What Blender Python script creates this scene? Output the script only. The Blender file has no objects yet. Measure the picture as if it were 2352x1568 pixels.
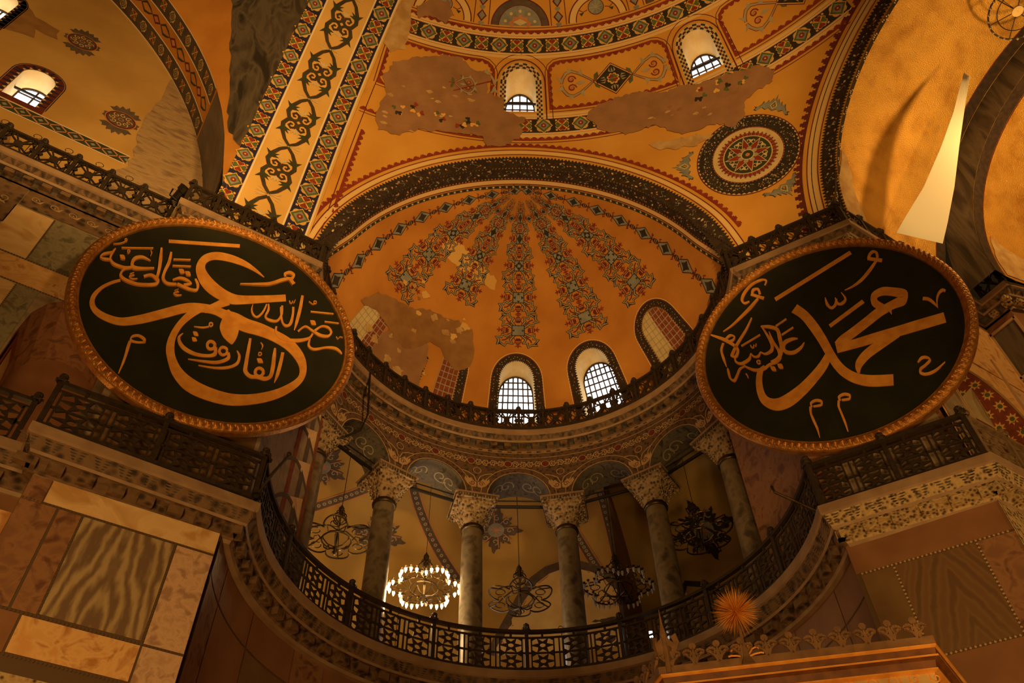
import bpy, math, random
import numpy as np
from mathutils import Vector, Matrix
from mathutils.geometry import delaunay_2d_cdt

random.seed(7)
SC = bpy.context.scene
COL = SC.collection
sin, cos, pi, rad = math.sin, math.cos, math.pi, math.radians

# ------------------------------------------------------------------ camera, world, lights, exposure
# frame of the building: x = east, y = north, z = up, origin under the centre of the great half dome
ZU, ZL, RS = 23.21, 13.71, 17.405          # upper ledge, gallery ledge, radius of the great half dome
EC = (8.604, 14.806)                       # centre of the exedra
EX, EY = (.8678, -.4969), (.4969, .8678)   # its sideways and outward axes
RD = 6.45                                  # radius of the exedra half dome
cam = bpy.data.cameras.new('camera'); cam_o = bpy.data.objects.new('camera', cam); COL.objects.link(cam_o)
F, R_, U_ = Vector((.351, .542, .764)), Vector((.851, -.524, -.019)), Vector((-.390, -.657, .645))
F.normalize(); R_ = (R_ - F*R_.dot(F)).normalized(); U_ = R_.cross(F)
cam_o.matrix_world = Matrix(((R_.x, U_.x, -F.x, -.633), (R_.y, U_.y, -F.y, 1.516), (R_.z, U_.z, -F.z, 1.6), (0, 0, 0, 1)))
cam.sensor_width = 36; cam.lens = 36*1920/2352; cam.clip_end = 300
SC.camera = cam_o
vs = SC.view_settings; vs.view_transform = 'Standard'; vs.look = 'None'; vs.gamma = 1; vs.use_curve_mapping = False; vs.exposure = 0.0
w = bpy.data.worlds.new('world'); SC.world = w; w.use_nodes = True
w.node_tree.nodes['Background'].inputs[0].default_value = (1, .55, .18, 1)
w.node_tree.nodes['Background'].inputs[1].default_value = .012
WARM = (1, .555, .155)
def lamp(name, kind, loc, power, color=WARM, size=.5, target=None, cone=None, blend=.6):
    l = bpy.data.lights.new(name, kind); l.energy = power; l.color = color
    if kind == 'AREA': l.shape = 'DISK'; l.size = size
    else: l.shadow_soft_size = size
    if cone: l.spot_size = rad(cone); l.spot_blend = blend
    o = bpy.data.objects.new(name, l); COL.objects.link(o); o.location = loc
    if target: o.rotation_euler = (Vector(target)-Vector(loc)).to_track_quat('-Z', 'Y').to_euler()
    return o
lamp('nave_chandelier_glow', 'POINT', (-5, -2, 6), 3000, size=2.5)
lamp('dome_uplight', 'SPOT', (4, -1.0, 15), 8300, size=.8, target=(4.5, 14, 31), cone=88, blend=.5)
lamp('exedra_uplight', 'SPOT', (3.1, 16.7, 23.45), 35, size=.4, target=(10, 17, 28), cone=150)
lamp('tympanum_uplight', 'SPOT', (-7, 8, 20), 2300, size=.6, target=(-5.5, 19, 30), cone=72)
lamp('arch_uplight', 'SPOT', (-2, 9, 18), 2000, size=.5, target=(0, 16.5, 27), cone=60)
lamp('bema_uplight', 'POINT', (19.9, 1.67, 25.5), 760, size=.24)
lamp('sail_fill', 'SPOT', (8, -4, 3), 17000, size=.3, target=(18.1, 5.6, 24.8), cone=13, blend=.8)  # added fill spot that brightens the sail cloth, no fixture of its own
lamp('pier_light', 'SPOT', (-4, 5, 3), 2600, size=1.0, target=(-.9, 17.5, 11.5), cone=46)
lamp('loge_fill', 'SPOT', (3, 2.5, 1.0), 1500, size=.5, target=(8, 8.2, 7.2), cone=50)  # added fill spot to bring up the gold of the loge
lamp('right_pier_light', 'SPOT', (5, 1.0, 2.5), 2000, size=.8, target=(15.2, 9.2, 11.8), cone=36)
lamp('gallery_glow', 'POINT', (8.2, 22.6, 16.2), 420, color=(1, .66, .28), size=.5)  # unseen lamp put below the ledge line to light the gallery vault
lamp('north_bay_fill', 'POINT', (-2.6, 20.0, 14.6), 55, size=.15)  # added fill lamp, hidden by the ledge, that brightens the arch soffit
lamp('gallery_daylight', 'AREA', (12.4, 24.0, 16.2), 30, color=(.75, .86, 1), size=2.0, target=(10, 19, 18))
lamp('apse_light', 'SPOT', (21.3, -3, 20), 420, size=.5, target=(25.5, 3, 26), cone=62)
lamp('bema_wall_light', 'SPOT', (17, -2, 10), 900, size=.6, target=(19, 8, 16), cone=75)

# ------------------------------------------------------------------ materials
MATS = {}
def _n(nt, t, **k):
    n = nt.nodes.new(t)
    for a, b in k.items(): setattr(n, a, b)
    return n
def mat(name, c1, c2=None, scale=2.0, rough=.8, metal=0.0, bump=0.0, bscale=None, detail=6, lo=.35, hi=.65, c3=None, stretch=None, dist=0.0, spec=.3):
    if name in MATS: return MATS[name]
    m = bpy.data.materials.new(name); m.use_nodes = True; nt = m.node_tree
    b = nt.nodes['Principled BSDF']; b.inputs['Roughness'].default_value = rough; b.inputs['Metallic'].default_value = metal
    b.inputs['Specular IOR Level'].default_value = spec
    b.inputs['Base Color'].default_value = (*c1, 1); m.diffuse_color = (*c1, 1)
    if c2 or bump:
        tc = _n(nt, 'ShaderNodeTexCoord'); mp = _n(nt, 'ShaderNodeMapping'); nt.links.new(tc.outputs['Object'], mp.inputs[0])
        if stretch: mp.inputs['Scale'].default_value = stretch
    if c2:
        no = _n(nt, 'ShaderNodeTexNoise'); no.inputs['Scale'].default_value = scale; no.inputs['Detail'].default_value = detail; no.inputs['Distortion'].default_value = dist
        nt.links.new(mp.outputs[0], no.inputs['Vector'])
        r = _n(nt, 'ShaderNodeValToRGB'); e = r.color_ramp.elements
        e[0].position, e[0].color = lo, (*c1, 1); e[1].position, e[1].color = hi, (*c2, 1)
        if c3: x = e.new((lo+hi)/2); x.color = (*c3, 1)
        nt.links.new(no.outputs['Fac'], r.inputs[0]); nt.links.new(r.outputs[0], b.inputs['Base Color'])
    if bump:
        n2 = _n(nt, 'ShaderNodeTexNoise'); n2.inputs['Scale'].default_value = bscale or scale*6; n2.inputs['Detail'].default_value = 4
        nt.links.new(mp.outputs[0], n2.inputs['Vector'])
        bp = _n(nt, 'ShaderNodeBump'); bp.inputs['Strength'].default_value = bump; bp.inputs['Distance'].default_value = .05
        nt.links.new(n2.outputs['Fac'], bp.inputs['Height']); nt.links.new(bp.outputs[0], b.inputs['Normal'])
    MATS[name] = m; return m
def carved(name, c1, c2, scale=5.0, bump=.6):
    # drilled marble lace: dark cells between light ribs
    if name in MATS: return MATS[name]
    m = bpy.data.materials.new(name); m.use_nodes = True; nt = m.node_tree; b = nt.nodes['Principled BSDF']; b.inputs['Roughness'].default_value = .8
    tc = _n(nt, 'ShaderNodeTexCoord'); v = _n(nt, 'ShaderNodeTexVoronoi'); v.inputs['Scale'].default_value = scale
    nz = _n(nt, 'ShaderNodeTexNoise'); nz.inputs['Scale'].default_value = 2.0; nz.inputs['Detail'].default_value = 5
    nt.links.new(tc.outputs['Object'], v.inputs['Vector']); nt.links.new(tc.outputs['Object'], nz.inputs['Vector'])
    r = _n(nt, 'ShaderNodeValToRGB'); e = r.color_ramp.elements; e[0].position, e[0].color = .18, (*c2, 1); e[1].position, e[1].color = .5, (*c1, 1)
    mx = _n(nt, 'ShaderNodeMath', operation='MULTIPLY'); ad = _n(nt, 'ShaderNodeMath', operation='ADD'); ad.inputs[1].default_value = .45
    nt.links.new(nz.outputs['Fac'], ad.inputs[0]); nt.links.new(v.outputs['Distance'], mx.inputs[0]); nt.links.new(ad.outputs[0], mx.inputs[1])
    nt.links.new(mx.outputs[0], r.inputs[0]); nt.links.new(r.outputs[0], b.inputs['Base Color'])
    bp = _n(nt, 'ShaderNodeBump'); bp.inputs['Strength'].default_value = bump; bp.inputs['Distance'].default_value = .06
    nt.links.new(mx.outputs[0], bp.inputs['Height']); nt.links.new(bp.outputs[0], b.inputs['Normal'])
    MATS[name] = m; return m
def bookmatch(name, c1, c2, c3, x0, ax=0, scale=1.6, dist=6.0, fine=.55):
    # veins mirrored about the middle joint of the slab
    m = bpy.data.materials.new(name); m.use_nodes = True; nt = m.node_tree; b = nt.nodes['Principled BSDF']; b.inputs['Roughness'].default_value = .45
    tc = _n(nt, 'ShaderNodeTexCoord'); sp = _n(nt, 'ShaderNodeSeparateXYZ'); nt.links.new(tc.outputs['Object'], sp.inputs[0])
    su = _n(nt, 'ShaderNodeMath', operation='SUBTRACT'); su.inputs[1].default_value = x0; nt.links.new(sp.outputs[ax], su.inputs[0])
    ab = _n(nt, 'ShaderNodeMath', operation='ABSOLUTE'); nt.links.new(su.outputs[0], ab.inputs[0])
    cb = _n(nt, 'ShaderNodeCombineXYZ'); nt.links.new(ab.outputs[0], cb.inputs[0]); nt.links.new(sp.outputs[2], cb.inputs[2])
    wv = _n(nt, 'ShaderNodeTexWave'); wv.inputs['Scale'].default_value = scale; wv.inputs['Distortion'].default_value = dist; wv.inputs['Detail'].default_value = 5; wv.inputs['Detail Scale'].default_value = 1.6
    mp = _n(nt, 'ShaderNodeMapping'); mp.inputs['Rotation'].default_value = (0, .5, 0); mp.inputs['Scale'].default_value = (1, 1, .35)
    nt.links.new(cb.outputs[0], mp.inputs[0]); nt.links.new(mp.outputs[0], wv.inputs['Vector'])
    r = _n(nt, 'ShaderNodeValToRGB'); e = r.color_ramp.elements; e[0].position, e[0].color = .3, (*c1, 1); e[1].position, e[1].color = .72, (*c3, 1)
    x = e.new(.52); x.color = (*c2, 1)
    nz = _n(nt, 'ShaderNodeTexNoise'); nz.inputs['Scale'].default_value = 3.2; nz.inputs['Detail'].default_value = 9; nz.inputs['Distortion'].default_value = 1.5; nt.links.new(mp.outputs[0], nz.inputs['Vector'])
    mi = _n(nt, 'ShaderNodeMix'); mi.inputs[0].default_value = fine; nt.links.new(wv.outputs['Fac'], mi.inputs[2]); nt.links.new(nz.outputs['Fac'], mi.inputs[3])
    nt.links.new(mi.outputs[0], r.inputs[0]); nt.links.new(r.outputs[0], b.inputs['Base Color']); MATS[name] = m; return m
def glow(name, c, s):
    m = bpy.data.materials.new(name); m.use_nodes = True; nt = m.node_tree; b = nt.nodes['Principled BSDF']
    b.inputs['Base Color'].default_value = (*c, 1); b.inputs['Emission Color'].default_value = (*c, 1); b.inputs['Emission Strength'].default_value = s
    MATS[name] = m; return m
OCHRE = mat('ochre_plaster', (.76, .40, .085), (.62, .285, .042), .55, .85, bump=.12, bscale=5, lo=.3, hi=.75)
OCHRE2 = mat('deep_ochre_plaster', (.66, .295, .058), (.46, .178, .028), .6, .85, bump=.12, bscale=6, lo=.3, hi=.75)
OCHRE3 = mat('pale_ochre_plaster', (.78, .50, .17), (.70, .42, .125), .8, .85, bump=.05, bscale=6)
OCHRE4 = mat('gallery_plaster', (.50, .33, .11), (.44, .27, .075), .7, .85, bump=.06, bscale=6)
TYMP = mat('tympanum_plaster', (.60, .37, .13), (.50, .29, .085), .5, .85, bump=.08, bscale=6)
LUNET = mat('lunette_plaster', (.80, .62, .32), (.68, .48, .2), 1.2, .85)
STRIPE = mat('pale_line', (.80, .55, .26))
WHITEL = mat('white_line', (.85, .76, .66))
RED = mat('red_paint', (.30, .05, .025), (.22, .03, .02), 3)
DRED = mat('oxblood_paint', (.16, .03, .025), (.11, .022, .02), 3)
GREEN = mat('green_paint', (.13, .17, .06), (.09, .12, .045), 3)
DGREEN = mat('dark_green_paint', (.055, .065, .032), (.04, .045, .025), 3)
BLUE = mat('dark_blue_paint', (.028, .026, .085), (.02, .018, .05), 3)
BLACK = mat('black_paint', (.030, .024, .020), (.05, .038, .03), 3)
GREY = mat('blue_grey_paint', (.30, .31, .30), (.22, .23, .235), 3)
LGREY = mat('pale_grey_paint', (.44, .39, .30), (.36, .32, .24), 3)
CREAM = mat('cream_paint', (.70, .56, .32), (.62, .47, .25), 3)
PINK = mat('pink_paint', (.60, .27, .12), (.5, .21, .1), 3)
YELL = mat('yellow_paint', (.82, .47, .13))
FADED = mat('faded_band', (.075, .055, .05), (.12, .085, .07), 2)
MAUVE = mat('mauve_paint', (.15, .105, .085), (.10, .075, .065), 4)
FLOR = mat('dark_floral_band', (.055, .032, .022), (.032, .021, .017), 6, lo=.4, hi=.6)
BARE = mat('bare_plaster', (.40, .215, .115), (.30, .155, .085), 1.6, .9, bump=.35, bscale=8, lo=.3, hi=.7)
BARE2 = mat('pale_bare_plaster', (.62, .42, .20), (.45, .26, .11), 2.6, .9, bump=.3, bscale=9)
STAIN = mat('soot_stain', (.36, .19, .075), (.28, .14, .055), 2.4, .9, bump=.1)
STONE = mat('weathered_masonry', (.36, .235, .13), (.25, .16, .10), 1.3, .9, bump=.4, bscale=7, c3=(.44, .30, .17), stretch=(1, 1, 3))
SOOTY = mat('grey_masonry', (.20, .15, .12), (.13, .10, .085), 1.2, .9, bump=.4, bscale=5, stretch=(1, 1, .4))
DARKV = mat('dark_veined_plaster', (.065, .048, .038), (.036, .028, .024), .8, .85, bump=.2, stretch=(2, 2, .3), c3=(.14, .11, .085), dist=1)
MARB = mat('brown_grey_marble', (.30, .21, .14), (.20, .135, .09), 1.5, .6, bump=.1, c3=(.36, .27, .18))
LEDGE = mat('ledge_marble', (.40, .265, .17), (.30, .19, .12), 2, .6, bump=.1)
CARVE = carved('carved_marble', (.40, .29, .18), (.06, .04, .025), 6)
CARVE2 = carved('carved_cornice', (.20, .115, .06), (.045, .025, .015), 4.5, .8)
CARVE3 = carved('carved_pale_lit_marble', (.52, .36, .18), (.09, .05, .022), 11)  # pale carved marble; on the right cornice its tone carries the strong light
FRIEZE = carved('inlaid_frieze', (.13, .07, .045), (.04, .024, .018), 7, .15)
INLAY = mat('inlay_pale_stone', (.52, .35, .20), (.42, .27, .15), 5, .6)
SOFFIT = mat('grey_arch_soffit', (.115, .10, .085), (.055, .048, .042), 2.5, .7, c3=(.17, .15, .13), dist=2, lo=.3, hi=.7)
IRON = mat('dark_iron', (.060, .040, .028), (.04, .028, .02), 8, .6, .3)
IRON2 = mat('black_iron', (.02, .016, .014), None, rough=.5, metal=.4)
BRONZE = mat('aged_bronze', (.12, .085, .045), (.08, .055, .03), 9, .4, .8)
COLM = mat('verde_column', (.16, .125, .085), (.09, .07, .05), 2.2, .35, c3=(.24, .19, .13), bump=.05, spec=.5)
CAPM = carved('drilled_capital', (.42, .29, .17), (.05, .032, .02), 8, .9)
GOLD = mat('gilding', (.58, .27, .07), (.38, .15, .03), 6, .42, .55, bump=.3, bscale=30)
GOLDL = mat('gilt_letters', (.90, .42, .08), (.74, .30, .05), 3.5, .5, .1, bump=.05, bscale=20)
BOARD = mat('dark_green_board', (.021, .022, .012), (.015, .016, .009), 1.5, .6)
MOSAIC = mat('gold_mosaic', (.84, .48, .10), (.52, .25, .04), 1.1, .36, .5, bump=.55, bscale=32, lo=.3, hi=.7, c3=(.74, .41, .09))
FABRIC = mat('white_sail_cloth', (.93, .90, .82), rough=.9)
_nt = FABRIC.node_tree; _tr = _n(_nt, 'ShaderNodeBsdfTranslucent'); _tr.inputs[0].default_value = (.95, .90, .80, 1); _mx = _n(_nt, 'ShaderNodeMixShader'); _mx.inputs[0].default_value = .15
_nt.links.new(_nt.nodes['Principled BSDF'].outputs[0], _mx.inputs[1]); _nt.links.new(_tr.outputs[0], _mx.inputs[2]); _nt.links.new(_mx.outputs[0], _nt.nodes['Material Output'].inputs[0])
REVEAL = mat('window_reveal', (.80, .62, .30), (.72, .50, .20), 2, .85)
SKYL = glow('daylit_glass', (.93, .96, 1.0), 4.0); DIMSKY = glow('dim_daylit_glass', (.85, .92, 1.0), .9)  # second glass: weaker glow for the gallery windows
GLASS = mat('clear_glass_cup', (.55, .50, .45), rough=.15, spec=.8)
BULB = glow('lit_bulb', (1, .70, .32), 9)
LAMPW = glow('white_lamp', (1, .98, .95), 10)
WOOD = mat('carved_dark_wood', (.22, .12, .06), (.15, .08, .04), 6, .6)
GOLDW = mat('gilt_moulding', (.85, .40, .08), (.68, .28, .05), 5, .4, .25)
BROWNW = mat('brown_moulding', (.17, .06, .018), (.10, .035, .012), 6, .55)
ARAB = mat('arabesque_panel', (.48, .33, .14), (.40, .26, .10), 5, .7)
BRICKR = mat('blind_window_red', (.30, .075, .04), (.2, .05, .03), 6)
S_WHITE = mat('cream_marble', (.72, .46, .22), (.58, .33, .13), 1.1, .45, c3=(.80, .55, .29), dist=1.2)
S_ALAB = mat('honey_marble', (.72, .38, .14), (.52, .23, .07), 1.5, .45, c3=(.82, .50, .22), dist=2)
S_PINK = mat('pink_breccia', (.56, .35, .23), (.42, .25, .17), 4.5, .45, c3=(.68, .45, .31), dist=.5)
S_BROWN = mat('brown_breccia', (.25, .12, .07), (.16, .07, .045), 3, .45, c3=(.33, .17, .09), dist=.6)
S_GREEN = mat('verde_slab', (.24, .20, .13), (.16, .135, .09), 4, .45, c3=(.32, .27, .18), dist=.6)
S_REDBR = mat('red_brown_slab', (.30, .145, .075), (.24, .11, .055), 1.2, .45)
S_OLIVE = mat('olive_slab', (.22, .13, .06), (.17, .095, .045), 1.4, .45)
S_CIP = bookmatch('book_matched_slab', (.20, .125, .08), (.32, .225, .13), (.46, .34, .19), .2, scale=1.3, dist=9)
S_WOODY = bookmatch('waved_brown_slab', (.19, .10, .05), (.22, .125, .06), (.15, .08, .04), 15.1, scale=2.2, dist=4)
JOINT = mat('slab_bead', (.13, .08, .045))
BEADP = mat('pale_bead', (.5, .33, .18))

# ------------------------------------------------------------------ mesh helpers
class MB:
    def __init__(s): s.v, s.f, s.m, s.mats = [], [], [], []
    def mi(s, m):
        if m not in s.mats: s.mats.append(m)
        return s.mats.index(m)
    def add(s, pts, faces, m):
        o = len(s.v); s.v += [tuple(p) for p in pts]; k = s.mi(m)
        for f in faces: s.f.append([i+o for i in f]); s.m.append(k)
    def grid(s, rows, m, closed=False):
        n = len(rows[0]); pts = [p for r in rows for p in r]; fs = []
        for i in range(len(rows)-1):
            for j in range(n if closed else n-1):
                a, b = i*n+j, i*n+(j+1) % n; fs.append((a, b, b+n, a+n))
        s.add(pts, fs, m)
    def box(s, c, d, m, ax=None):
        # ax: three axis vectors
        ax = ax or ((1, 0, 0), (0, 1, 0), (0, 0, 1)); c = Vector(c); a = [Vector(x) for x in ax]
        p = [c+a[0]*(d[0]/2*i)+a[1]*(d[1]/2*j)+a[2]*(d[2]/2*k) for i in (-1, 1) for j in (-1, 1) for k in (-1, 1)]
        s.add(p, [(0, 1, 3, 2), (4, 6, 7, 5), (0, 4, 5, 1), (2, 3, 7, 6), (0, 2, 6, 4), (1, 5, 7, 3)], m)
    def tube(s, pts, r, m, n=6, closed=False):
        pts = [Vector(p) for p in pts]; rows = []; N = len(pts)
        rr = r if isinstance(r, (list, tuple)) else [r]*N
        for i, p in enumerate(pts):
            a = pts[(i-1) % N] if closed or i else p; b = pts[(i+1) % N] if closed or i < N-1 else p
            t = (b-a).normalized(); u = t.orthogonal() if abs(t.z) > .95 else t.cross(Vector((0, 0, 1)))
            u.normalize(); w_ = t.cross(u)
            rows.append([p+(u*cos(2*pi*k/n)+w_*sin(2*pi*k/n))*rr[i] for k in range(n)])
        if closed: rows.append(rows[0])
        s.grid(rows, m, True)
    def lathe(s, prof, m, c=(0, 0, 0), n=20, mod=None):
        s.grid([[(c[0]+r*(mod(k/n, z) if mod else 1)*cos(2*pi*k/n), c[1]+r*(mod(k/n, z) if mod else 1)*sin(2*pi*k/n), c[2]+z) for k in range(n)] for r, z in prof], m, True)
    def build(s, name, parent=None, smooth=False):
        me = bpy.data.meshes.new(name); me.from_pydata(s.v, [], s.f)
        for m in s.mats: me.materials.append(m)
        me.polygons.foreach_set('material_index', s.m)
        if smooth: me.polygons.foreach_set('use_smooth', [True]*len(s.f))
        me.update(); o = bpy.data.objects.new(name, me); COL.objects.link(o)
        if parent:
            o.parent = parent
            if parent.type == 'EMPTY': o.matrix_parent_inverse = Matrix.Translation(-parent.location)
        return o
def tag(o, label, cat, group=None, kind=None):
    if label: o['label'] = label
    if cat: o['category'] = cat
    if group: o['group'] = group
    if kind: o['kind'] = kind
    return o
def struct(mb, name, label, cat, smooth=False):
    return tag(mb.build(name, None, smooth), label, cat, None, 'structure')
def empty(name, loc, label, cat, group=None, kind=None):
    o = bpy.data.objects.new(name, None); COL.objects.link(o); o.location = loc; o.empty_display_size = .2
    return tag(o, label, cat, group, kind)
def copy_tree(o, parent=None):
    c = o.copy(); COL.objects.link(c)
    if parent: c.parent = parent
    for ch in list(o.children): copy_tree(ch, c)
    return c

# ------------------------------------------------------------------ surfaces: (u, v, h) -> point, h metres towards the room
def foot(x): x = max(0, 1-x); return x*x*(3-2*x)      # the vaults step back behind the ledge at their foot
def sd(az, el, h=0):                       # great half dome, degrees from north towards east, height angle
    a, e, r = rad(az), rad(el), RS-h+.5*foot(el/10)
    return (r*cos(e)*sin(a), r*cos(e)*cos(a), ZU+r*sin(e))
def ex(x, y, z): return (EC[0]+EX[0]*x+EY[0]*y, EC[1]+EX[1]*x+EY[1]*y, z)
def xp(a, r, z): return ex(r*sin(rad(a)), r*cos(rad(a)), z)
def xd(az, el, h=0):                       # exedra half dome
    r = RD-h+.7*foot(el/26); return xp(az, r*cos(rad(el)), ZU+r*sin(rad(el)))
def xw(r0): return lambda u, z, h=0: xp(u/r0*180/pi, r0-h, z)      # exedra cylinder, u metres along
def plane_n(n): return lambda x, z, h=0: (x, n-h, z)
def barrel(r): return lambda e, s, h=0: (e, (r-h+.5*foot(s/3))*cos(s/r), ZU+(r-h)*sin(s/r))   # vault along x, s = arc length from the north springing
def pl(p0, t, nv): return lambda u, z, h=0: (p0[0]+t[0]*u+nv[0]*h, p0[1]+t[1]*u+nv[1]*h, z)
def inside(P, poly):
    x, y = P[:, 0], P[:, 1]; r = np.zeros(len(P), bool); n = len(poly)
    for i in range(n):
        (x0, y0), (x1, y1) = poly[i], poly[(i+1) % n]
        if y0 == y1: continue
        r ^= ((y0 > y) != (y1 > y)) & (x < (x1-x0)*(y-y0)/(y1-y0)+x0)
    return r
def dens(poly, d):
    o = []
    for i in range(len(poly)):
        a, b = np.array(poly[i]), np.array(poly[(i+1) % len(poly)]); k = max(1, int(math.ceil(np.hypot(*(b-a))/d)))
        for j in range(k): o.append(tuple(a+(b-a)*j/k))
    return o
def fill(mb, S, outer, holes, step, m, h=0.0, sc=(1, 1)):
    """fill a region of a curved surface, with holes, following its curvature"""
    q = lambda P: [(p[0]*sc[0], p[1]*sc[1]) for p in P]
    O = dens(q(outer), step); H = [dens(q(x), step) for x in holes]
    V, E = [], []
    for L in [O]+H:
        o = len(V); V += L; E += [(o+i, o+(i+1) % len(L)) for i in range(len(L))]
    A = np.array(O); x0, y0 = A.min(0); x1, y1 = A.max(0)
    gx, gy = np.meshgrid(np.arange(x0+step*.51, x1, step), np.arange(y0+step*.53, y1, step)); G = np.c_[gx.ravel(), gy.ravel()]
    if len(G):
        k = inside(G, O)
        for x in H: k &= ~inside(G, x)
        V += [tuple(p) for p in G[k]]
    rv, _, rf, *_r = delaunay_2d_cdt([Vector(p) for p in V], E, [], 0, 1e-7)
    rv = np.array([tuple(p) for p in rv]); rf = [f for f in rf]
    Cn = np.array([rv[list(f)].mean(0) for f in rf]); k = inside(Cn, O)
    for x in H: k &= ~inside(Cn, x)
    mb.add([S(p[0]/sc[0], p[1]/sc[1], h) for p in rv], [tuple(f) for f, b in zip(rf, k) if b], m)
def rough_poly(poly, amp, d=.5):
    o = []
    for p in dens(poly, d): o.append((p[0]+random.uniform(-amp, amp), p[1]+random.uniform(-amp, amp)))
    return o
class Brush:
    """paints small motifs, in metres, on a surface around an anchor"""
    def __init__(s, mb, S, u, v, rot=0, sx=1, sy=None, h=.012, mir=1):
        s.mb, s.S, s.u, s.v, s.h = mb, S, u, v, h; sy = sx if sy is None else sy
        du = (Vector(S(u+.01, v, 0))-Vector(S(u-.01, v, 0))).length/.02; dv = (Vector(S(u, v+.01, 0))-Vector(S(u, v-.01, 0))).length/.02
        c, n = cos(rad(rot)), sin(rad(rot)); s.k = (c*sx*mir/du, -n*sy/du, n*sx*mir/dv, c*sy/dv)
    def P(s, x, y, dh): k = s.k; return s.S(s.u+k[0]*x+k[1]*y, s.v+k[2]*x+k[3]*y, s.h+dh*.004)
    def poly(s, pts, m, dh=0): s.mb.add([s.P(x, y, dh) for x, y in pts], [tuple(range(len(pts)))], m)
    def rect(s, x0, y0, x1, y1, m, dh=0): s.poly([(x0, y0), (x1, y0), (x1, y1), (x0, y1)], m, dh)
    def fan(s, pts, m, dh=0):
        n = len(pts); cx, cy = sum(p[0] for p in pts)/n, sum(p[1] for p in pts)/n; q = lambda f: [s.P(cx+(x-cx)*f, cy+(y-cy)*f, dh) for x, y in pts]
        s.mb.grid([q(.01), q(.5), q(1)], m, True)
    def disc(s, x, y, r, m, dh=0, n=14, ry=None):
        if r > .4: s.mb.grid([[s.P(x+q*cos(2*pi*k/n), y+q*sin(2*pi*k/n), dh) for k in range(n)] for q in np.linspace(.004, r, 3+int(r/.2))], m, True); return
        s.poly([(x+r*cos(2*pi*k/n), y+(ry or r)*sin(2*pi*k/n)) for k in range(n)], m, dh)
    def ring(s, x, y, r0, r1, m, dh=0, n=32, a0=0, a1=360):
        q = [(cos(rad(a0+(a1-a0)*k/n)), sin(rad(a0+(a1-a0)*k/n))) for k in range(n+1)]
        s.mb.grid([[s.P(x+r*c, y+r*d, dh) for c, d in q] for r in np.linspace(max(r0, .004), r1, 2+int((r1-r0)/.25))], m)
    def stroke(s, pts, w_, m, dh=0, closed=False):
        p = [Vector(a[:2]) for a in pts]; N = len(p); A, B = [], []
        for i in range(N):
            a = p[(i-1) % N] if closed or i else p[i]; b = p[(i+1) % N] if closed or i < N-1 else p[i]
            t = (b-a); t = t.normalized() if t.length else Vector((1, 0)); n = Vector((-t.y, t.x)); ww = (pts[i][2] if len(pts[i]) > 2 else w_)/2
            A.append(s.P(*(p[i]+n*ww), dh)); B.append(s.P(*(p[i]-n*ww), dh))
        if closed: A.append(A[0]); B.append(B[0])
        s.mb.grid([A, B], m)
def heart_pts(x, y, s, a):
    o = []
    for k in range(14):
        t = 2*pi*k/14; px = 16*sin(t)**3; py = 13*cos(t)-5*cos(2*t)-2*cos(3*t)-cos(4*t)
        px, py = px*s/32, (py+17)*s/34; o.append((x+px*cos(a)-py*sin(a), y+px*sin(a)+py*cos(a)))
    return o
def spiral(x, y, r, a0, turns, d=1, n=16):
    return [(x+r*(1-.8*k/n)*cos(a0+d*turns*2*pi*k/n), y+r*(1-.8*k/n)*sin(a0+d*turns*2*pi*k/n)) for k in range(n+1)]

# ------------------------------------------------------------------ painted motifs
def m_hearts(b, s, swap=0):
    for k in range(4):
        a = k*pi/2+pi/4*0; mm = (RED, GREEN)[(k+swap) % 2]
        b.poly(heart_pts(0, 0, s*.53, a), YELL, 1); b.poly(heart_pts(-.035*s*sin(a), .035*s*cos(a), s*.45, a), mm, 2)
        c, d = cos(a+pi/4), sin(a+pi/4)
        b.stroke([(c*s*.12, d*s*.12, s*.05), (c*s*.5, d*s*.5, s*.04)], 0, YELL, 1)
        b.poly([(c*s*.52-d*s*.10, d*s*.52+c*s*.10), (c*s*.46, d*s*.46), (c*s*.52+d*s*.10, d*s*.52-c*s*.10), (c*s*.62, d*s*.62)], YELL, 1)
def m_diamond(b, s):
    for k in range(4):
        a = k*pi/2+pi/4; c, d = cos(a)*s*.30, sin(a)*s*.30
        b.disc(c, d, s*.25, LGREY, 0, 12); b.disc(c, d, s*.21, YELL, 1, 12); b.disc(c, d, s*.14, RED, 2, 10)
    q = lambda r: [(0, r), (r, 0), (0, -r), (-r, 0)]
    b.poly(q(s*.60), YELL, 3); b.poly(q(s*.53), GREEN, 4); b.poly(q(s*.36), GREY, 5)
    for k in range(8): b.disc(s*.12*cos(k*pi/4), s*.12*sin(k*pi/4), s*.07, RED, 6, 6)
    b.disc(0, 0, s*.1, RED, 6, 8); b.disc(0, 0, s*.06, CREAM, 7, 6)
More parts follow.
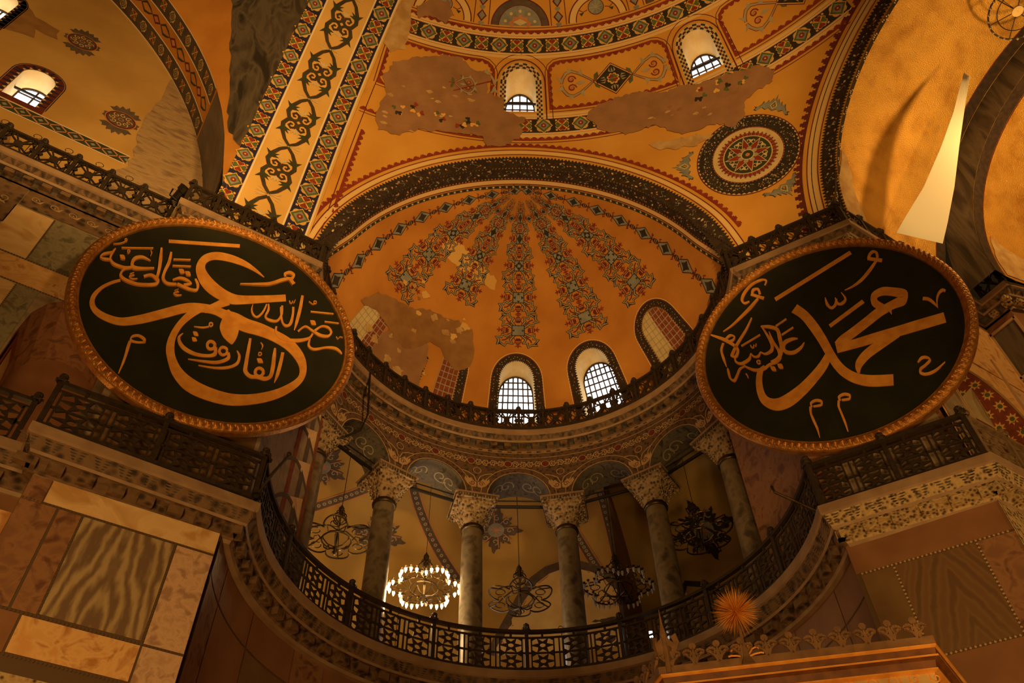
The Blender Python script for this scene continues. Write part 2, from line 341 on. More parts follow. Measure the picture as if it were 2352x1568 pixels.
def m_stepline(mb, S, pts, pitch, hgt, m=RED, h=.012, base=.085, flip=1, line=None):
    """stepped red cresting along a list of (u, v) already in metres on S"""
    p = [Vector(x) for x in pts]; L = [0]
    for a, b in zip(p, p[1:]): L.append(L[-1]+(b-a).length)
    def at(s_):
        for i in range(len(p)-1):
            if s_ <= L[i+1] or i == len(p)-2:
                t = (p[i+1]-p[i]).normalized(); return p[i]+t*(s_-L[i]), Vector((-t.y, t.x))*flip
    n = max(1, int(L[-1]/pitch)); st = L[-1]/n
    for i in range(n):
        a, na = at(i*st); b, nb = at((i+.999)*st); d = b-a
        mb.add([S(*x, h) for x in (a, b, b+nb*base, a+na*base)], [(0, 1, 2, 3)], m)
        y0 = base
        for w0, hh in ((.40, .5), (.22, 1.0)):
            q0, q1 = a+d*(.5-w0), a+d*(.5+w0)
            mb.add([S(*x, h) for x in (q0+na*y0, q1+na*y0, q1+na*(base+(hgt-base)*hh), q0+na*(base+(hgt-base)*hh))], [(0, 1, 2, 3)], m); y0 = base+(hgt-base)*hh
        if line:
            mb.add([S(*x, h) for x in (a-na*line, b-nb*line, b-nb*(line+.03), a-na*(line+.03))], [(0, 1, 2, 3)], DRED)
def ribbon(mb, S, pts, off, wd, m, h=.012):
    p = [Vector(pts[0])]
    for x in pts[1:]:
        a = p[-1].copy(); k = max(1, int((Vector(x)-a).length/.4)); p += [a.lerp(Vector(x), (i+1)/k) for i in range(k)]
    A, B = [], []
    for i in range(len(p)):
        t = (p[min(i+1, len(p)-1)]-p[max(i-1, 0)]).normalized(); n = Vector((-t.y, t.x))
        A.append(S(*(p[i]+n*(off-wd/2)), h)); B.append(S(*(p[i]+n*(off+wd/2)), h))
    mb.grid([A, B], m)
def floral(mb, S, pts, width, h=.014, dens_=5.5, teeth=True):
    """dark band of small painted leaves and buds, saw-toothed edges"""
    ribbon(mb, S, pts, 0, width, FLOR, h)
    p = [Vector(x) for x in pts]; T = 0
    for a, b in zip(p, p[1:]):
        t = (b-a); L = t.length
        if L < 1e-6: continue
        t /= L; n = Vector((-t.y, t.x)); k = max(1, round(L*dens_))
        for i in range(k):
            for _ in range(2):
                c = a+t*random.uniform(0, L)+n*random.uniform(-.38, .38)*width; r = random.uniform(.03, .065); an = random.uniform(0, pi)
                d1, d2 = Vector((cos(an), sin(an)))*r*1.3, Vector((-sin(an), cos(an)))*r*.6
                mb.add([S(*x, h+.005) for x in (c-d1, c-d2, c+d1*.6, c+d2)], [(0, 1, 2, 3)], random.choice((PINK, LGREY, CREAM, GREY, PINK)))
        if teeth:
            k = max(1, round(L/.11))
            for i in range(k):
                s0 = a+t*(L*i/k)
                for sg in (-1, 1):
                    mb.add([S(*x, h) for x in (s0+n*sg*width*.5, s0+t*(L/k)+n*sg*width*.5, s0+t*(L/k*.5)+n*sg*(width*.5+.09))], [(0, 1, 2)], BLACK)
        if int((T+L)/.75) > int(T/.75):
            b2 = a+n*width*-.3
            mb.grid([[S(*(b2+n*(width*.6*j/5)+t*(.1*sin(j*1.2)+e)), h+.006) for j in range(6)] for e in (-.012, .012)], GREY)
        T += L
def m_bigheart(b, s):
    for sg in (-1, 1):
        o = [(0, .92*s, .09*s), (.20*s*sg, .72*s, .10*s), (.36*s*sg, .42*s, .13*s), (.42*s*sg, .14*s, .14*s), (.33*s*sg, -.07*s, .12*s), (.15*s*sg, -.14*s, .10*s), (.03*s*sg, -.02*s, .09*s), (.05*s*sg, .14*s, .075*s), (.17*s*sg, .2*s, .07*s), (.25*s*sg, .12*s, .06*s), (.2*s*sg, .03*s, .05*s), (.14*s*sg, .06*s, .04*s)]
        b.stroke([(x, y, w_*.72+.045*s) for x, y, w_ in o], 0, DRED, 0); b.stroke([(x, y, w_*.72) for x, y, w_ in o], 0, DGREEN, 1)
        b.poly([(.34*s*sg, .40*s), (.56*s*sg, .52*s), (.44*s*sg, .30*s), (.48*s*sg, .1*s)], DGREEN, 2)
        b.poly([(.36*s*sg, .40*s), (.14*s*sg, .48*s), (.24*s*sg, .36*s), (.12*s*sg, .32*s), (.40*s*sg, .22*s)], DGREEN, 2)
    for a in (-.5, 0, .5): b.poly([(0, .16*s), (sin(a)*.16*s-.05*s, .3*s), (sin(a)*.22*s, .42*s), (sin(a)*.16*s+.05*s, .3*s)], CREAM, 3)
def m_lily(b, s):
    for sg in (-1, 1):
        for a in (60, 85, 110): b.poly([(0, 0), (sg*s*.5*sin(rad(a))-.03, s*.5*cos(rad(a))), (sg*s*sin(rad(a)), s*cos(rad(a))*.9), (sg*s*.5*sin(rad(a))+.03, s*.5*cos(rad(a))-.04)], CREAM, 1)
def m_rib(b, s):
    """cross-shaped arabesque with leaves at the corners and urns on the axes"""
    for k in range(4):
        a = k*pi/2; c, d = cos(a), sin(a); T = lambda x, y: (x*c-y*d, x*d+y*c)
        lf = [(.10, .16), (.20, .30), (.16, .44), (.30, .40), (.34, .52), (.48, .42), (.52, .50), (.50, .34), (.58, .26), (.44, .24), (.42, .14), (.30, .20), (.18, .10)]
        b.stroke([T(x*s, y*s) for x, y in lf], .085*s, BLACK, 0, True); b.stroke([T(x*s, y*s) for x, y in lf], .035*s, LGREY, 1, True)
        b.stroke([T(x*s, y*s) for x, y in ((.2, .2), (.34, .32), (.42, .34))], .035*s, DRED, 1)
        b.poly([T(x*s, y*s) for x, y in ((-.05, .26), (-.09, .36), (-.05, .46), (.05, .46), (.09, .36), (.05, .26))], DRED, 2)
        b.stroke([T(x*s, y*s) for x, y in ((-.07, .36), (.07, .36))], .025*s, PINK, 3); b.stroke([T(x*s, y*s) for x, y in ((-.06, .41), (.06, .41))], .02*s, PINK, 3)
        b.poly([T(x*s, y*s) for x, y in ((0, .46), (-.10, .55), (-.03, .53), (0, .60), (.03, .53), (.10, .55))], RED, 2)
        b.stroke([T(x*s, y*s) for x, y in ((.12, .22), (.07, .34), (.12, .46))], .022*s, RED, 2); b.stroke([T(x*s, y*s) for x, y in ((-.12, .22), (-.07, .34), (-.12, .46))], .022*s, RED, 2)
    b.rect(-.18*s, -.18*s, .18*s, .18*s, BLACK, 3); b.rect(-.155*s, -.155*s, .155*s, .155*s, GREY, 4)
    for k in range(4):
        a = k*pi/2; b.poly([(x*s*cos(a)-y*s*sin(a), x*s*sin(a)+y*s*cos(a)) for x, y in ((0, 0), (-.075, .07), (0, .165), (.075, .07))], BLACK, 5)
def m_chain(b, s):
    b.fan([(0, .5*s), (.34*s, 0), (0, -.5*s), (-.34*s, 0)], BLACK, 0); b.fan([(0, .44*s), (.29*s, 0), (0, -.44*s), (-.29*s, 0)], GREY, 1)
    for k in range(4):
        a = k*pi/2; b.poly([(x*s*cos(a)-y*s*sin(a), x*s*sin(a)+y*s*cos(a)) for x, y in ((0, 0), (-.11, .10), (0, .26), (.11, .10))], BLACK, 2)
def m_urn(b, s):
    b.disc(0, 0, .1*s, BLACK, 0, 10, .13*s)
    for y in (-.04, .03): b.stroke([(-.08*s, y*s), (.08*s, y*s)], .02*s, PINK, 1)
    for sg in (-1, 1):
        b.poly([(0, sg*.13*s), (-.05*s, sg*.2*s), (0, sg*.27*s), (.05*s, sg*.2*s)], DRED, 0)
        for x in (-1, 1): b.stroke([(0, sg*.15*s), (x*.1*s, sg*.19*s), (x*.15*s, sg*.14*s), (x*.2*s, sg*.22*s)], .035*s, DRED, 0)
def m_palmette(b, s):
    for sg in (-1, 1):
        b.poly([(x*s*sg, y*s) for x, y in ((0, -.1), (.18, .0), (.30, -.10), (.48, -.02), (.66, -.22), (.78, -.20), (.72, -.08), (.80, -.04), (.62, .0), (.52, .16), (.50, .30), (.36, .20), (.30, .40), (.22, .28), (.12, .52), (.06, .40), (0, .72))], BLACK, 0)
        b.poly([(x*s*sg*.94, y*s*.93+.01) for x, y in ((0, -.1), (.18, .0), (.30, -.10), (.48, -.02), (.66, -.22), (.78, -.20), (.72, -.08), (.80, -.04), (.62, .0), (.52, .16), (.50, .30), (.36, .20), (.30, .40), (.22, .28), (.12, .52), (.06, .40), (0, .72))], GREY, 1)
    b.poly([(0, .42*s), (.16*s, .14*s), (0, -.02*s), (-.16*s, .14*s)], CREAM, 2); b.poly([(0, .34*s), (.11*s, .14*s), (0, .03*s), (-.11*s, .14*s)], GREEN, 3)
    b.poly([(0, .24*s), (.05*s, .14*s), (0, .06*s), (-.05*s, .14*s)], PINK, 4)
def m_scroll(b, s):
    """two facing volutes inside a white leafy loop, pointing along -x"""
    for sg in (-1, 1):
        o = [(.62, .0, .03), (.42, .16, .04), (.18, .34, .05), (-.04, .44, .07), (-.22, .38, .08), (-.34, .20, .07), (-.38, .03, .05)]
        b.stroke([(x*s, y*s*sg, (w_+.04)*s) for x, y, w_ in o], 0, RED, 0); b.stroke([(x*s, y*s*sg, w_*s) for x, y, w_ in o], 0, LGREY, 1)
        b.poly([(x*s, y*s*sg) for x, y in ((-.2, .38), (-.12, .58), (-.02, .44))], LGREY, 1); b.poly([(x*s, y*s*sg) for x, y in ((-.32, .16), (-.52, .28), (-.40, .06))], LGREY, 1)
        b.poly([(x*s, y*s*sg) for x, y in ((.16, .35), (.28, .5), (.3, .26))], LGREY, 1)
        b.stroke([(x*s, y*s*sg) for x, y in spiral(-.06, .15, .14, 0, 1.3, sg, 12)], .045*s, RED, 2); b.disc(-.06*s, .15*s*sg, .05*s, PINK, 3, 8)
        b.poly([(x*s, y*s*sg) for x, y in ((.62, 0), (.66, .22), (.78, .30), (.80, .14), (.74, .0))], GREEN, 1); b.poly([(x*s, y*s*sg) for x, y in ((.70, .06), (.72, .18), (.78, .16))], RED, 2)
    b.poly([(.05*s, 0), (.2*s, .07*s), (.38*s, 0), (.2*s, -.07*s)], LGREY, 2); b.stroke([(.6*s, 0), (.9*s, 0)], .05*s, RED, 2)
def m_lozenge(b, s):
    q = lambda r, x=1.12: [(0, r), (r*x, 0), (0, -r), (-r*x, 0)]
    b.fan(q(.62*s), DRED, 0); b.fan(q(.58*s), YELL, 1); b.fan(q(.54*s), BLACK, 2)
    for k in range(4):
        a = k*pi/2; b.poly(heart_pts(0, 0, .25*s, a+pi/4), YELL, 3); b.poly(heart_pts(0, .012, .19*s, a+pi/4), (RED, GREEN)[k % 2], 4)
        c, d = cos(a), sin(a)
        for g in (-.5, 0, .5): b.poly([(c*.24*s, d*.24*s), (c*.3*s-d*(g*.2-.03)*s, d*.3*s+c*(g*.2-.03)*s), (c*.44*s-d*g*.16*s, d*.44*s+c*g*.16*s), (c*.3*s-d*(g*.2+.03)*s, d*.3*s+c*(g*.2+.03)*s)], LGREY, 3)
def m_tymp_medal(b, s):
    for sg in (-1, 1):
        b.poly([(x*s, y*s*sg) for x, y in ((-.40, .42), (-.56, .56), (-.44, .62), (-.40, .78), (-.26, .70), (-.22, .90), (-.08, .80), (0, 1.0), (.08, .80), (.22, .90), (.26, .70), (.40, .78), (.44, .62), (.56, .56), (.40, .42), (0, .5))], MAUVE, 0)
    for sg in (-1, 1): b.poly([(x*s*sg, y*s) for x, y in ((.46, .2), (.62, .12), (.58, 0), (.62, -.12), (.46, -.2))], MAUVE, 0)
    b.disc(0, 0, .53*s, PINK, 1, 24); b.disc(0, 0, .5*s, DRED, 2, 24); b.disc(0, 0, .44*s, MAUVE, 3, 20)
    for k in range(8):
        a = k*pi/4; b.stroke([(x*s, y*s) for x, y in spiral(.28*cos(a), .28*sin(a), .12, a, 1, 1, 9)], .03*s, YELL, 4)
    b.ring(0, 0, .07*s, .1*s, PINK, 5, 12)
def m_arab(b, s, mm=MAUVE):
    n = 80; q = lambda t: s*(.70+.13*cos(8*t)+.09*cos(24*t+.6)+.10*cos(4*t)); b.mb.grid([[b.P(f*q(2*pi*k/n)*cos(2*pi*k/n), f*q(2*pi*k/n)*sin(2*pi*k/n), 0) for k in range(n)] for f in (.01, .5, 1)], mm, True)
    for k in range(8):
        a = k*pi/4; b.stroke([(x*s, y*s) for x, y in spiral(.5*cos(a), .5*sin(a), .14, a, 1, 1, 9)], .035*s, LGREY, 1); b.stroke([(.3*s*cos(a+.3), .3*s*sin(a+.3)), (.75*s*cos(a+.2), .75*s*sin(a+.2))], .03*s, PINK, 1)
    b.disc(0, 0, .3*s, GREY, 2, 16)
    for k in range(8): b.stroke([(0, 0), (.2*s*cos(k*pi/4), .2*s*sin(k*pi/4))], .035*s, PINK, 3)
def arc_pts(x0, x1, yb, ys, n=14):
    """outline of a round-headed opening: from bottom left over the head to bottom right"""
    r = (x1-x0)/2; c = (x0+x1)/2
    return [(x0, yb)]+[(c-r*cos(pi*k/n), ys+r*sin(pi*k/n)) for k in range(n+1)]+[(x1, yb)]

LET_L="-198,193,-202,205,-25,285,-28,299;66,208,65,205,36,228,34,214,-1,242,-2,217,-45,242,-42,211,-82,227,-73,198,-106,194,-88,177,-110,146,-88,155,-94,105,-76,137,-65,73,-53,118,-27,58,-23,103,9,58,6,98,41,76,33,107,95,114,88,140,143,147,136,172;-9,78,7,53,-33,37,-21,19,-52,8,-42,-8;24,26,21,-12,-20,30,-19,-1,-63,19,-56,-12,-98,-2,-86,-31,-141,-49,-127,-75,-181,-93,-169,-118,-215,-122,-208,-146,-246,-127,-244,-149,-270,-121,-273,-139,-283,-108,-292,-116,-288,-86,-298,-83,-283,-53,-290,-47,-269,-25,-274,-17,-256,-8,-260,-1;-6,7,-3,29,27,-16,32,33,63,-22,64,28,99,-17,99,30,138,-17,143,25,179,-28,190,12,210,-50,228,-22,228,-77,246,-66,230,-107,246,-112,211,-142,226,-159,178,-180,191,-205,131,-215,141,-245,83,-235,89,-271,33,-238,33,-278,-9,-230,-16,-270,-41,-213,-54,-241,-64,-186,-79,-202,-77,-156,-95,-163,-83,-120,-99,-119,-79,-77,-94,-70,-65,-36,-81,-22,-51,-9,-65,8;6,33,9,35,2,-7,36,17,4,-37,48,-9,17,-61,52,-34,32,-73,52,-58,46,-80,48,-79;-141,-174,-146,-176,-146,-159,-149,-167,-163,-154,-162,-162,-176,-165,-172,-170,-174,-184,-172,-177,-157,-182,-158,-176,-142,-174,-144,-168;-177,-183,-171,-182,-176,-200,-169,-199,-172,-228,-166,-228,-169,-256,-164,-257,-166,-289,-164,-289;5,-102,13,-102,6,-109,13,-112,4,-113,9,-121,1,-115,1,-125,-3,-114,-6,-122,-5,-110,-11,-113,-5,-105,-12,-102,-3,-100,-8,-92,0,-99,0,-89,3,-100,7,-92,6,-105,12,-99;8,-110,16,-107,12,-128,21,-134,0,-140,3,-149,-26,-147,-26,-158,-52,-142,-54,-154,-67,-131,-72,-139,-74,-117,-80,-118,-71,-102,-73,-101;-52,-85,-52,-84,-45,-95,-43,-81,-36,-92,-36,-91;-49,-105,-49,-104,-43,-115,-41,-101,-35,-111,-34,-110;39,-107,45,-107,39,-114,45,-116,37,-118,41,-125,33,-120,34,-129,30,-119,26,-126,27,-114,21,-118,27,-109,21,-107,29,-105,25,-97,33,-103,33,-94,37,-104,40,-97,39,-110,44,-104;41,-113,49,-109,46,-127,54,-132,28,-149,32,-158,-1,-162,1,-169,-38,-175,-37,-177;63,-95,65,-93,71,-111,77,-108,71,-134,78,-138,56,-154,59,-162,27,-171,29,-177,-10,-183,-9,-185;82,-38,88,-36,86,-81,94,-79,91,-127,100,-124,96,-154,104,-146,115,-167,116,-155,134,-161,133,-149,154,-158,150,-146,167,-140,158,-136,167,-108,157,-110,161,-66,152,-69,155,-38,150,-40;139,-133,147,-133,139,-140,146,-143,137,-145,141,-153,133,-147,133,-157,129,-145,125,-154,127,-141,120,-144,127,-135,120,-133,129,-131,125,-123,133,-129,133,-119,137,-130,141,-122,140,-136,146,-130;117,-97,117,-96,124,-108,128,-92,135,-104,135,-103;171,-45,179,-43,173,-91,182,-89,174,-128,182,-128,176,-156,177,-156;-54,-68,-55,-66,-33,-62,-34,-57,-20,-51,-22,-47;-16,-37,-13,-37,-16,-41,-13,-43,-17,-44,-16,-48,-20,-43,-21,-47,-21,-41,-24,-43,-21,-38,-24,-36,-20,-36,-21,-32,-17,-36,-16,-32,-16,-39,-14,-36;124,-75,126,-76,123,-79,125,-81,122,-81,122,-84,119,-81,118,-84,118,-79,116,-80,118,-76,116,-74,120,-74,119,-71,122,-74,123,-71,124,-77,125,-74;113,-39,114,-37,119,-48,122,-46,120,-64,121,-64;178,192,185,194,181,137,190,139,183,82,191,84,186,48,188,48;163,133,169,136,168,104,174,106,168,69,176,67,162,59,163,49,152,65,148,60,140,100,136,97,135,117,132,115;134,122,139,124,139,88,145,89,134,63,138,56,117,57,117,47,106,60,101,56,108,87,102,86,102,110,99,109;94,106,98,106,91,74,96,72,83,50,87,45,75,50,72,44,66,64,62,62,62,87,61,87;150,152,152,154,153,144,155,148,160,144,158,147,161,153,159,158,165,148,163,152,167,165,165,166;136,37,141,39,139,16,144,22,153,0,156,11,178,-1,177,11,209,13,206,25,233,37,229,44,240,61,235,63;199,47,195,51,214,75,212,82,235,68,236,77,258,61,259,73,281,70,278,79,289,95,283,92,276,112,274,103,255,106,257,99,237,76,242,71;221,107,221,108,228,94,233,113,240,99,240,100;231,38,236,39,233,10,238,16,253,3,252,12,283,26,282,34,307,34,307,45,322,30,324,38,328,26,330,28;216,140,215,145,280,166,279,171;261,122,260,127,301,137,300,142;203,178,204,181,216,173,216,176,226,182,225,185;223,187,225,187,223,183,224,182,221,181,222,178,219,181,218,178,218,184,216,182,218,187,216,188,220,189,219,192,222,189,223,192,223,186,225,188;302,83,303,86,309,77,309,80,313,87,312,90,321,89,321,92;-100,94,-97,99,-90,77,-84,81,-87,62,-82,55,-101,57,-100,47,-116,58,-116,47,-134,59,-134,48;-147,59,-149,64,-132,74,-135,83,-117,75,-116,85,-107,75,-101,73,-120,63,-116,55;-184,159,-179,160,-179,118,-171,119,-178,81,-171,81,-173,50,-167,56,-155,37,-156,48,-134,47,-136,56;-210,160,-206,162,-201,116,-193,119,-192,77,-185,79,-188,47,-181,48;-212,32,-216,39,-199,45,-200,55,-183,35,-178,46,-182,30,-176,23,-197,18,-194,8,-222,6,-220,-4,-247,6,-246,-5,-260,12,-264,5,-262,24,-267,26,-258,38,-261,40;-146,107,-146,108,-138,95,-136,113,-129,100,-128,101;-130,108,-129,109,-122,96,-119,113,-112,100,-112,101;-239,37,-238,36,-246,26,-243,28,-236,28,-234,27,-245,17,-242,16,-235,10,-236,14,-224,19,-225,21;-126,38,-125,37,-133,27,-131,28,-124,29,-121,28,-133,17,-130,17,-123,11,-124,16,-112,20,-113,22;-168,133,-169,138,-129,156,-130,161;-163,109,-164,114,-121,132,-122,137;-217,100,-217,98,-240,105,-238,96,-256,89,-249,81,-256,62,-249,65,-244,46,-244,59,-224,56,-227,65,-200,75,-202,80;-246,59,-243,52,-262,46,-259,36,-278,43,-277,33,-292,45,-294,36,-302,56,-306,54,-303,81,-308,82,-303,93,-305,95;-303,53,-301,45,-317,47,-315,39,-323,46,-326,44,-320,56,-324,62,-308,70,-312,76,-303,79,-305,83;-288,76,-288,77,-281,65,-279,81,-272,69,-272,70;-292,103,-294,106,-225,146,-226,149;-314,106,-315,108,-301,116,-302,119,-292,129,-294,132;-292,139,-290,139,-291,136,-289,135,-292,135,-291,132,-294,135,-294,132,-295,136,-296,135,-295,139,-297,140,-294,140,-295,143,-293,140,-292,143,-291,138,-290,140;-272,103,-270,103,-272,99,-270,98,-273,97,-272,95,-274,97,-275,95,-276,99,-277,98,-276,102,-278,103,-275,104,-276,107,-273,104,-273,107,-272,102,-270,104;-229,135,-228,136,-224,126,-222,127,-223,113,-222,113;12,140,12,143,50,158,48,166,88,181,84,192,116,214,111,225,133,232,130,242;123,240,118,235,120,246,113,251,129,256,128,269,137,254,144,262,135,245,141,235,123,239,124,229;129,233,134,244,146,216,152,228"
LET_R="162,275,163,260,-82,213,-81,198;198,213,193,220,206,226,203,235,214,230,216,241,218,225,225,227,214,206,220,204;191,213,196,224,221,183,227,195;211,202,213,195,185,180,188,170,152,155,154,145,124,142,124,135,100,137,100,135;173,30,158,15,163,52,144,45,165,65,156,84,180,65,185,94,197,53,210,80,217,32,238,49,214,38,219,8,191,35,190,6,166,31,165,4;170,16,184,18,174,-1,179,-1,175,-11,176,-11;182,30,181,4,151,29,153,-2,108,11,112,-19,66,-6,70,-36,34,-18,39,-48,16,-31,22,-55;11,-68,16,-35,53,-74,57,-44,109,-81,114,-49,164,-88,170,-55,218,-94,224,-60,279,-100,286,-67;166,-79,166,-90,121,-76,122,-105,75,-92,80,-120,46,-114,56,-135,35,-137,46,-145,34,-157,39,-158;-54,132,-31,153,-38,97,-15,113,-29,51,-4,61,-22,-4,2,2,-18,-58,4,-52,-14,-107,8,-97,-3,-149,18,-131,19,-185,36,-158,51,-211,64,-178,98,-230,109,-198;-8,-46,2,-63,-41,-79,-29,-103,-78,-106,-67,-135,-116,-127,-107,-162,-155,-140,-151,-182,-179,-141,-190,-178,-196,-128,-216,-144,-201,-102,-220,-101,-196,-64,-211,-56,-186,-38,-197,-26,-176,-20,-178,-16;44,137,46,137,38,108,46,110,46,87,49,96,63,94,59,101,72,115,68,118;67,122,70,122,65,94,71,99,80,88,79,98,94,103,89,106,90,133,88,132;128,77,130,65,22,36,23,25;259,-2,264,7,269,-11,275,-3,275,-28,281,-23,280,-48,281,-48;280,-47,279,-46,290,-21,287,-19,302,-4,300,2,312,0,314,10,315,-6,320,1;173,-191,172,-188,186,-184,186,-176,195,-188,199,-181,198,-193,202,-197,184,-202,186,-208,170,-208,173,-214,164,-225,170,-221,177,-236,179,-228,200,-234,200,-227,228,-217,228,-215;-100,-209,-105,-209,-99,-197,-102,-192,-88,-196,-86,-188,-79,-203,-73,-199,-80,-208,-79,-214,-98,-205,-99,-210;-108,-204,-102,-206,-113,-223,-108,-224,-114,-248,-108,-248,-113,-278,-108,-278,-114,-306,-113,-307;-30,-221,-36,-220,-29,-209,-33,-204,-19,-208,-17,-200,-10,-215,-4,-211,-11,-220,-11,-226,-28,-216,-29,-222;-38,-216,-33,-218,-44,-234,-39,-235,-45,-259,-40,-259,-46,-288,-41,-288,-47,-317,-45,-317;-92,274,-94,277,-81,293,-87,291,-96,308,-97,299,-127,306,-125,296,-157,285,-152,275,-173,257,-166,253,-168,234,-164,242,-151,235,-151,240;-133,260,-138,267,-127,271,-129,282,-118,268,-112,274,-119,246,-112,246;-142,258,-137,267,-112,220,-106,230;-126,239,-124,231,-156,218,-152,207,-194,193,-191,184,-225,174,-224,168,-252,163,-252,161;-163,172,-161,169,-190,138,-187,131,-222,105,-217,98,-243,80,-237,72,-255,59,-246,58,-239,47,-242,57,-226,73,-233,74,-235,103,-242,96,-254,135,-261,126,-288,170,-290,165;-252,127,-254,132,-237,132,-237,141,-229,125,-224,126,-236,119,-234,111,-254,121,-254,114;-265,120,-260,116,-277,96,-271,93,-279,59,-272,58,-276,25,-274,25;-148,121,-146,127,-127,104,-122,115,-113,86,-104,91,-116,55,-106,53,-121,21,-112,15,-136,-6,-131,-16,-157,-12,-155,-20;-146,117,-142,118,-142,75,-135,76,-141,45,-133,43,-146,29,-141,20,-162,23,-163,16,-172,34,-174,31;-174,34,-172,31,-184,25,-182,18,-193,28,-196,23,-198,42,-201,40;-201,41,-198,38,-211,28,-208,19,-232,23,-233,13,-243,33,-248,29,-243,49,-246,50;-132,93,-130,93,-135,53,-128,54,-130,15,-123,15,-134,-9,-127,-15,-146,-19,-145,-27,-162,-18,-161,-26,-181,-24,-181,-34,-203,-18,-206,-27,-219,-2,-223,-7,-227,10,-230,7;-229,6,-228,2,-243,5,-240,-1,-257,-14,-253,-20,-267,-26,-267,-36,-272,-18,-278,-19,-271,10,-277,11,-272,21,-274,21;-67,31,-67,29,-81,40,-82,31,-103,40,-100,28,-116,21,-107,17,-113,-6,-106,3,-92,-18,-91,-7,-68,-9,-70,-2,-55,7,-56,8;-163,-31,-162,-30,-162,-46,-152,-37,-152,-53,-151,-52;-143,-31,-142,-31,-143,-47,-132,-37,-133,-53,-132,-53;-108,102,-109,106,-74,113,-74,117;-103,62,-103,66,-66,73,-66,77;-217,79,-217,83,-157,93,-157,97;-193,71,-191,71,-193,60,-190,62,-186,57,-187,61,-183,64,-183,68,-180,57,-181,61,-175,68,-176,69;-184,-1,-183,-3,-186,-4,-185,-7,-189,-4,-190,-7,-191,-1,-193,-3,-191,2,-193,3,-189,4,-190,7,-186,4,-186,7,-185,2,-182,3,-185,-2,-182,-2;-232,-24,-229,-23,-230,-34,-227,-33,-230,-43,-228,-43"

# ================================================================== the setting
# ---- great half dome with its painted bands
md = Vector(ex(0, -.94, 0)); md.normalize(); MT = Vector((md.y, -md.x, 0)); RA = 6.40
def on_sd(p): return (math.degrees(math.atan2(p[0], p[1])), math.degrees(math.asin(max(-1, min(1, (p[2]-ZU)/RS)))))
def s_arch(r, t):                          # point of the dome on a circle of radius r round the exedra axis
    d = math.sqrt(RS*RS-r*r); p = md*d+MT*(-r*cos(t))+Vector((0, 0, r*sin(t))); return on_sd((p.x, p.y, p.z+ZU))
def s_bema(r, t): e = math.sqrt(RS*RS-r*r); return on_sd((e, r*cos(t), ZU+r*sin(t)))
EW = 1.94
def s_left(el, e=EW): return (math.degrees(math.asin(e/(RS*cos(rad(el))))), el)
KS = (RS*pi/180*cos(rad(30)), RS*pi/180)
WIN_AZ = (30.1, 57.8)
def sd_win(az, k=0.0): hw = 2.38+k/KS[0]; return [(az+x, y) for x, y in arc_pts(-hw, hw, 30.3-k/KS[1]*.4, 34.6)] if not k else [(az+(x*(2.38+k/KS[0])), 34.6+(y*(2.08+k/KS[1]))) for x, y in [(-1, -2.05)]+[(-cos(pi*i/14), sin(pi*i/14)) for i in range(15)]+[(1, -2.05)]]
mb = MB()
out = [s_left(0.0)]+[s_arch(RA, pi*k/40) for k in range(41)]+[s_bema(7.47, rad(4*k)) for k in range(26)]+[(100, 62)]+[s_left(el) for el in (62, 54, 46, 38, 30, 22, 14, 7)]
fill(mb, sd, out, [sd_win(a) for a in WIN_AZ], .42, OCHRE, 0, KS)
def band(el0): return lambda s_, t, h=0: sd(s_/(RS*cos(rad(el0)))*180/pi, el0+t/RS*180/pi, h)
def sm(el0, az): return RS*cos(rad(el0))*rad(az)
def line(el0, a0, a1, n=60): return [(sm(el0, a0+(a1-a0)*k/n), 0) for k in range(n+1)]
def hearts_band(el0, a0, a1, wd, first=0):
    S = band(el0); P = line(el0, a0, a1)
    ribbon(mb, S, P, 0, wd, BLACK, .012)
    for o in (wd/2+.05, -wd/2-.05): ribbon(mb, S, P, o, .035, WHITEL, .012)
    for o in (wd/2+.17, -wd/2-.17): ribbon(mb, S, P, o, .12, STRIPE, .010)
    L = P[-1][0]-P[0][0]; n = int(L/.69)
    for i in range(n):
        b = Brush(mb, S, P[0][0]+(i+.5)*L/n, 0, h=.016)
        (m_hearts if (i+first) % 2 else m_diamond)(b, wd*.95)
hearts_band(39.8, 6.9, 100, .62); hearts_band(28.1, 24, 77.2, .62, 1)
for el0, sgn, a1 in ((42.0, -1, 100), (37.75, 1, 0), (25.85, 1, 76)):
    S = band(el0)
    if a1: m_stepline(mb, S, [(p[0], 0) for p in line(el0, 7.5, a1)], .28, .17, RED, flip=sgn, line=.08)
# panels between the windows: stepped borders, lozenge and scrolls
for az in WIN_AZ:
    W = [(a*KS[0], b*KS[1]) for a, b in sd_win(az, .24)]; S2 = lambda u, v, h=0: sd(u/KS[0], v/KS[1], h)
    ribbon(mb, S2, W, -.12, .25, CREAM, .012)
    for i in range(len(W)-1):
        p, q = Vector(W[i]), Vector(W[i+1]); n = max(1, round((q-p).length/.10)); t = (q-p)/n; nn = Vector((-t.y, t.x)).normalized()
        for j in range(n):
            for r_ in range(3):
                if (j+r_+i) % 2: mb.add([S2(*x, .016) for x in (p+t*j+nn*(-.02-.08*r_), p+t*(j+1)+nn*(-.02-.08*r_), p+t*(j+1)+nn*(-.1-.08*r_), p+t*j+nn*(-.1-.08*r_))], [(0, 1, 2, 3)], BLACK if r_ != 1 else DRED)
    ribbon(mb, S2, W, .12, .05, DRED, .012); ribbon(mb, S2, W, .36, .03, DRED, .012)
S2 = lambda u, v, h=0: sd(u/KS[0], v/KS[1], h)
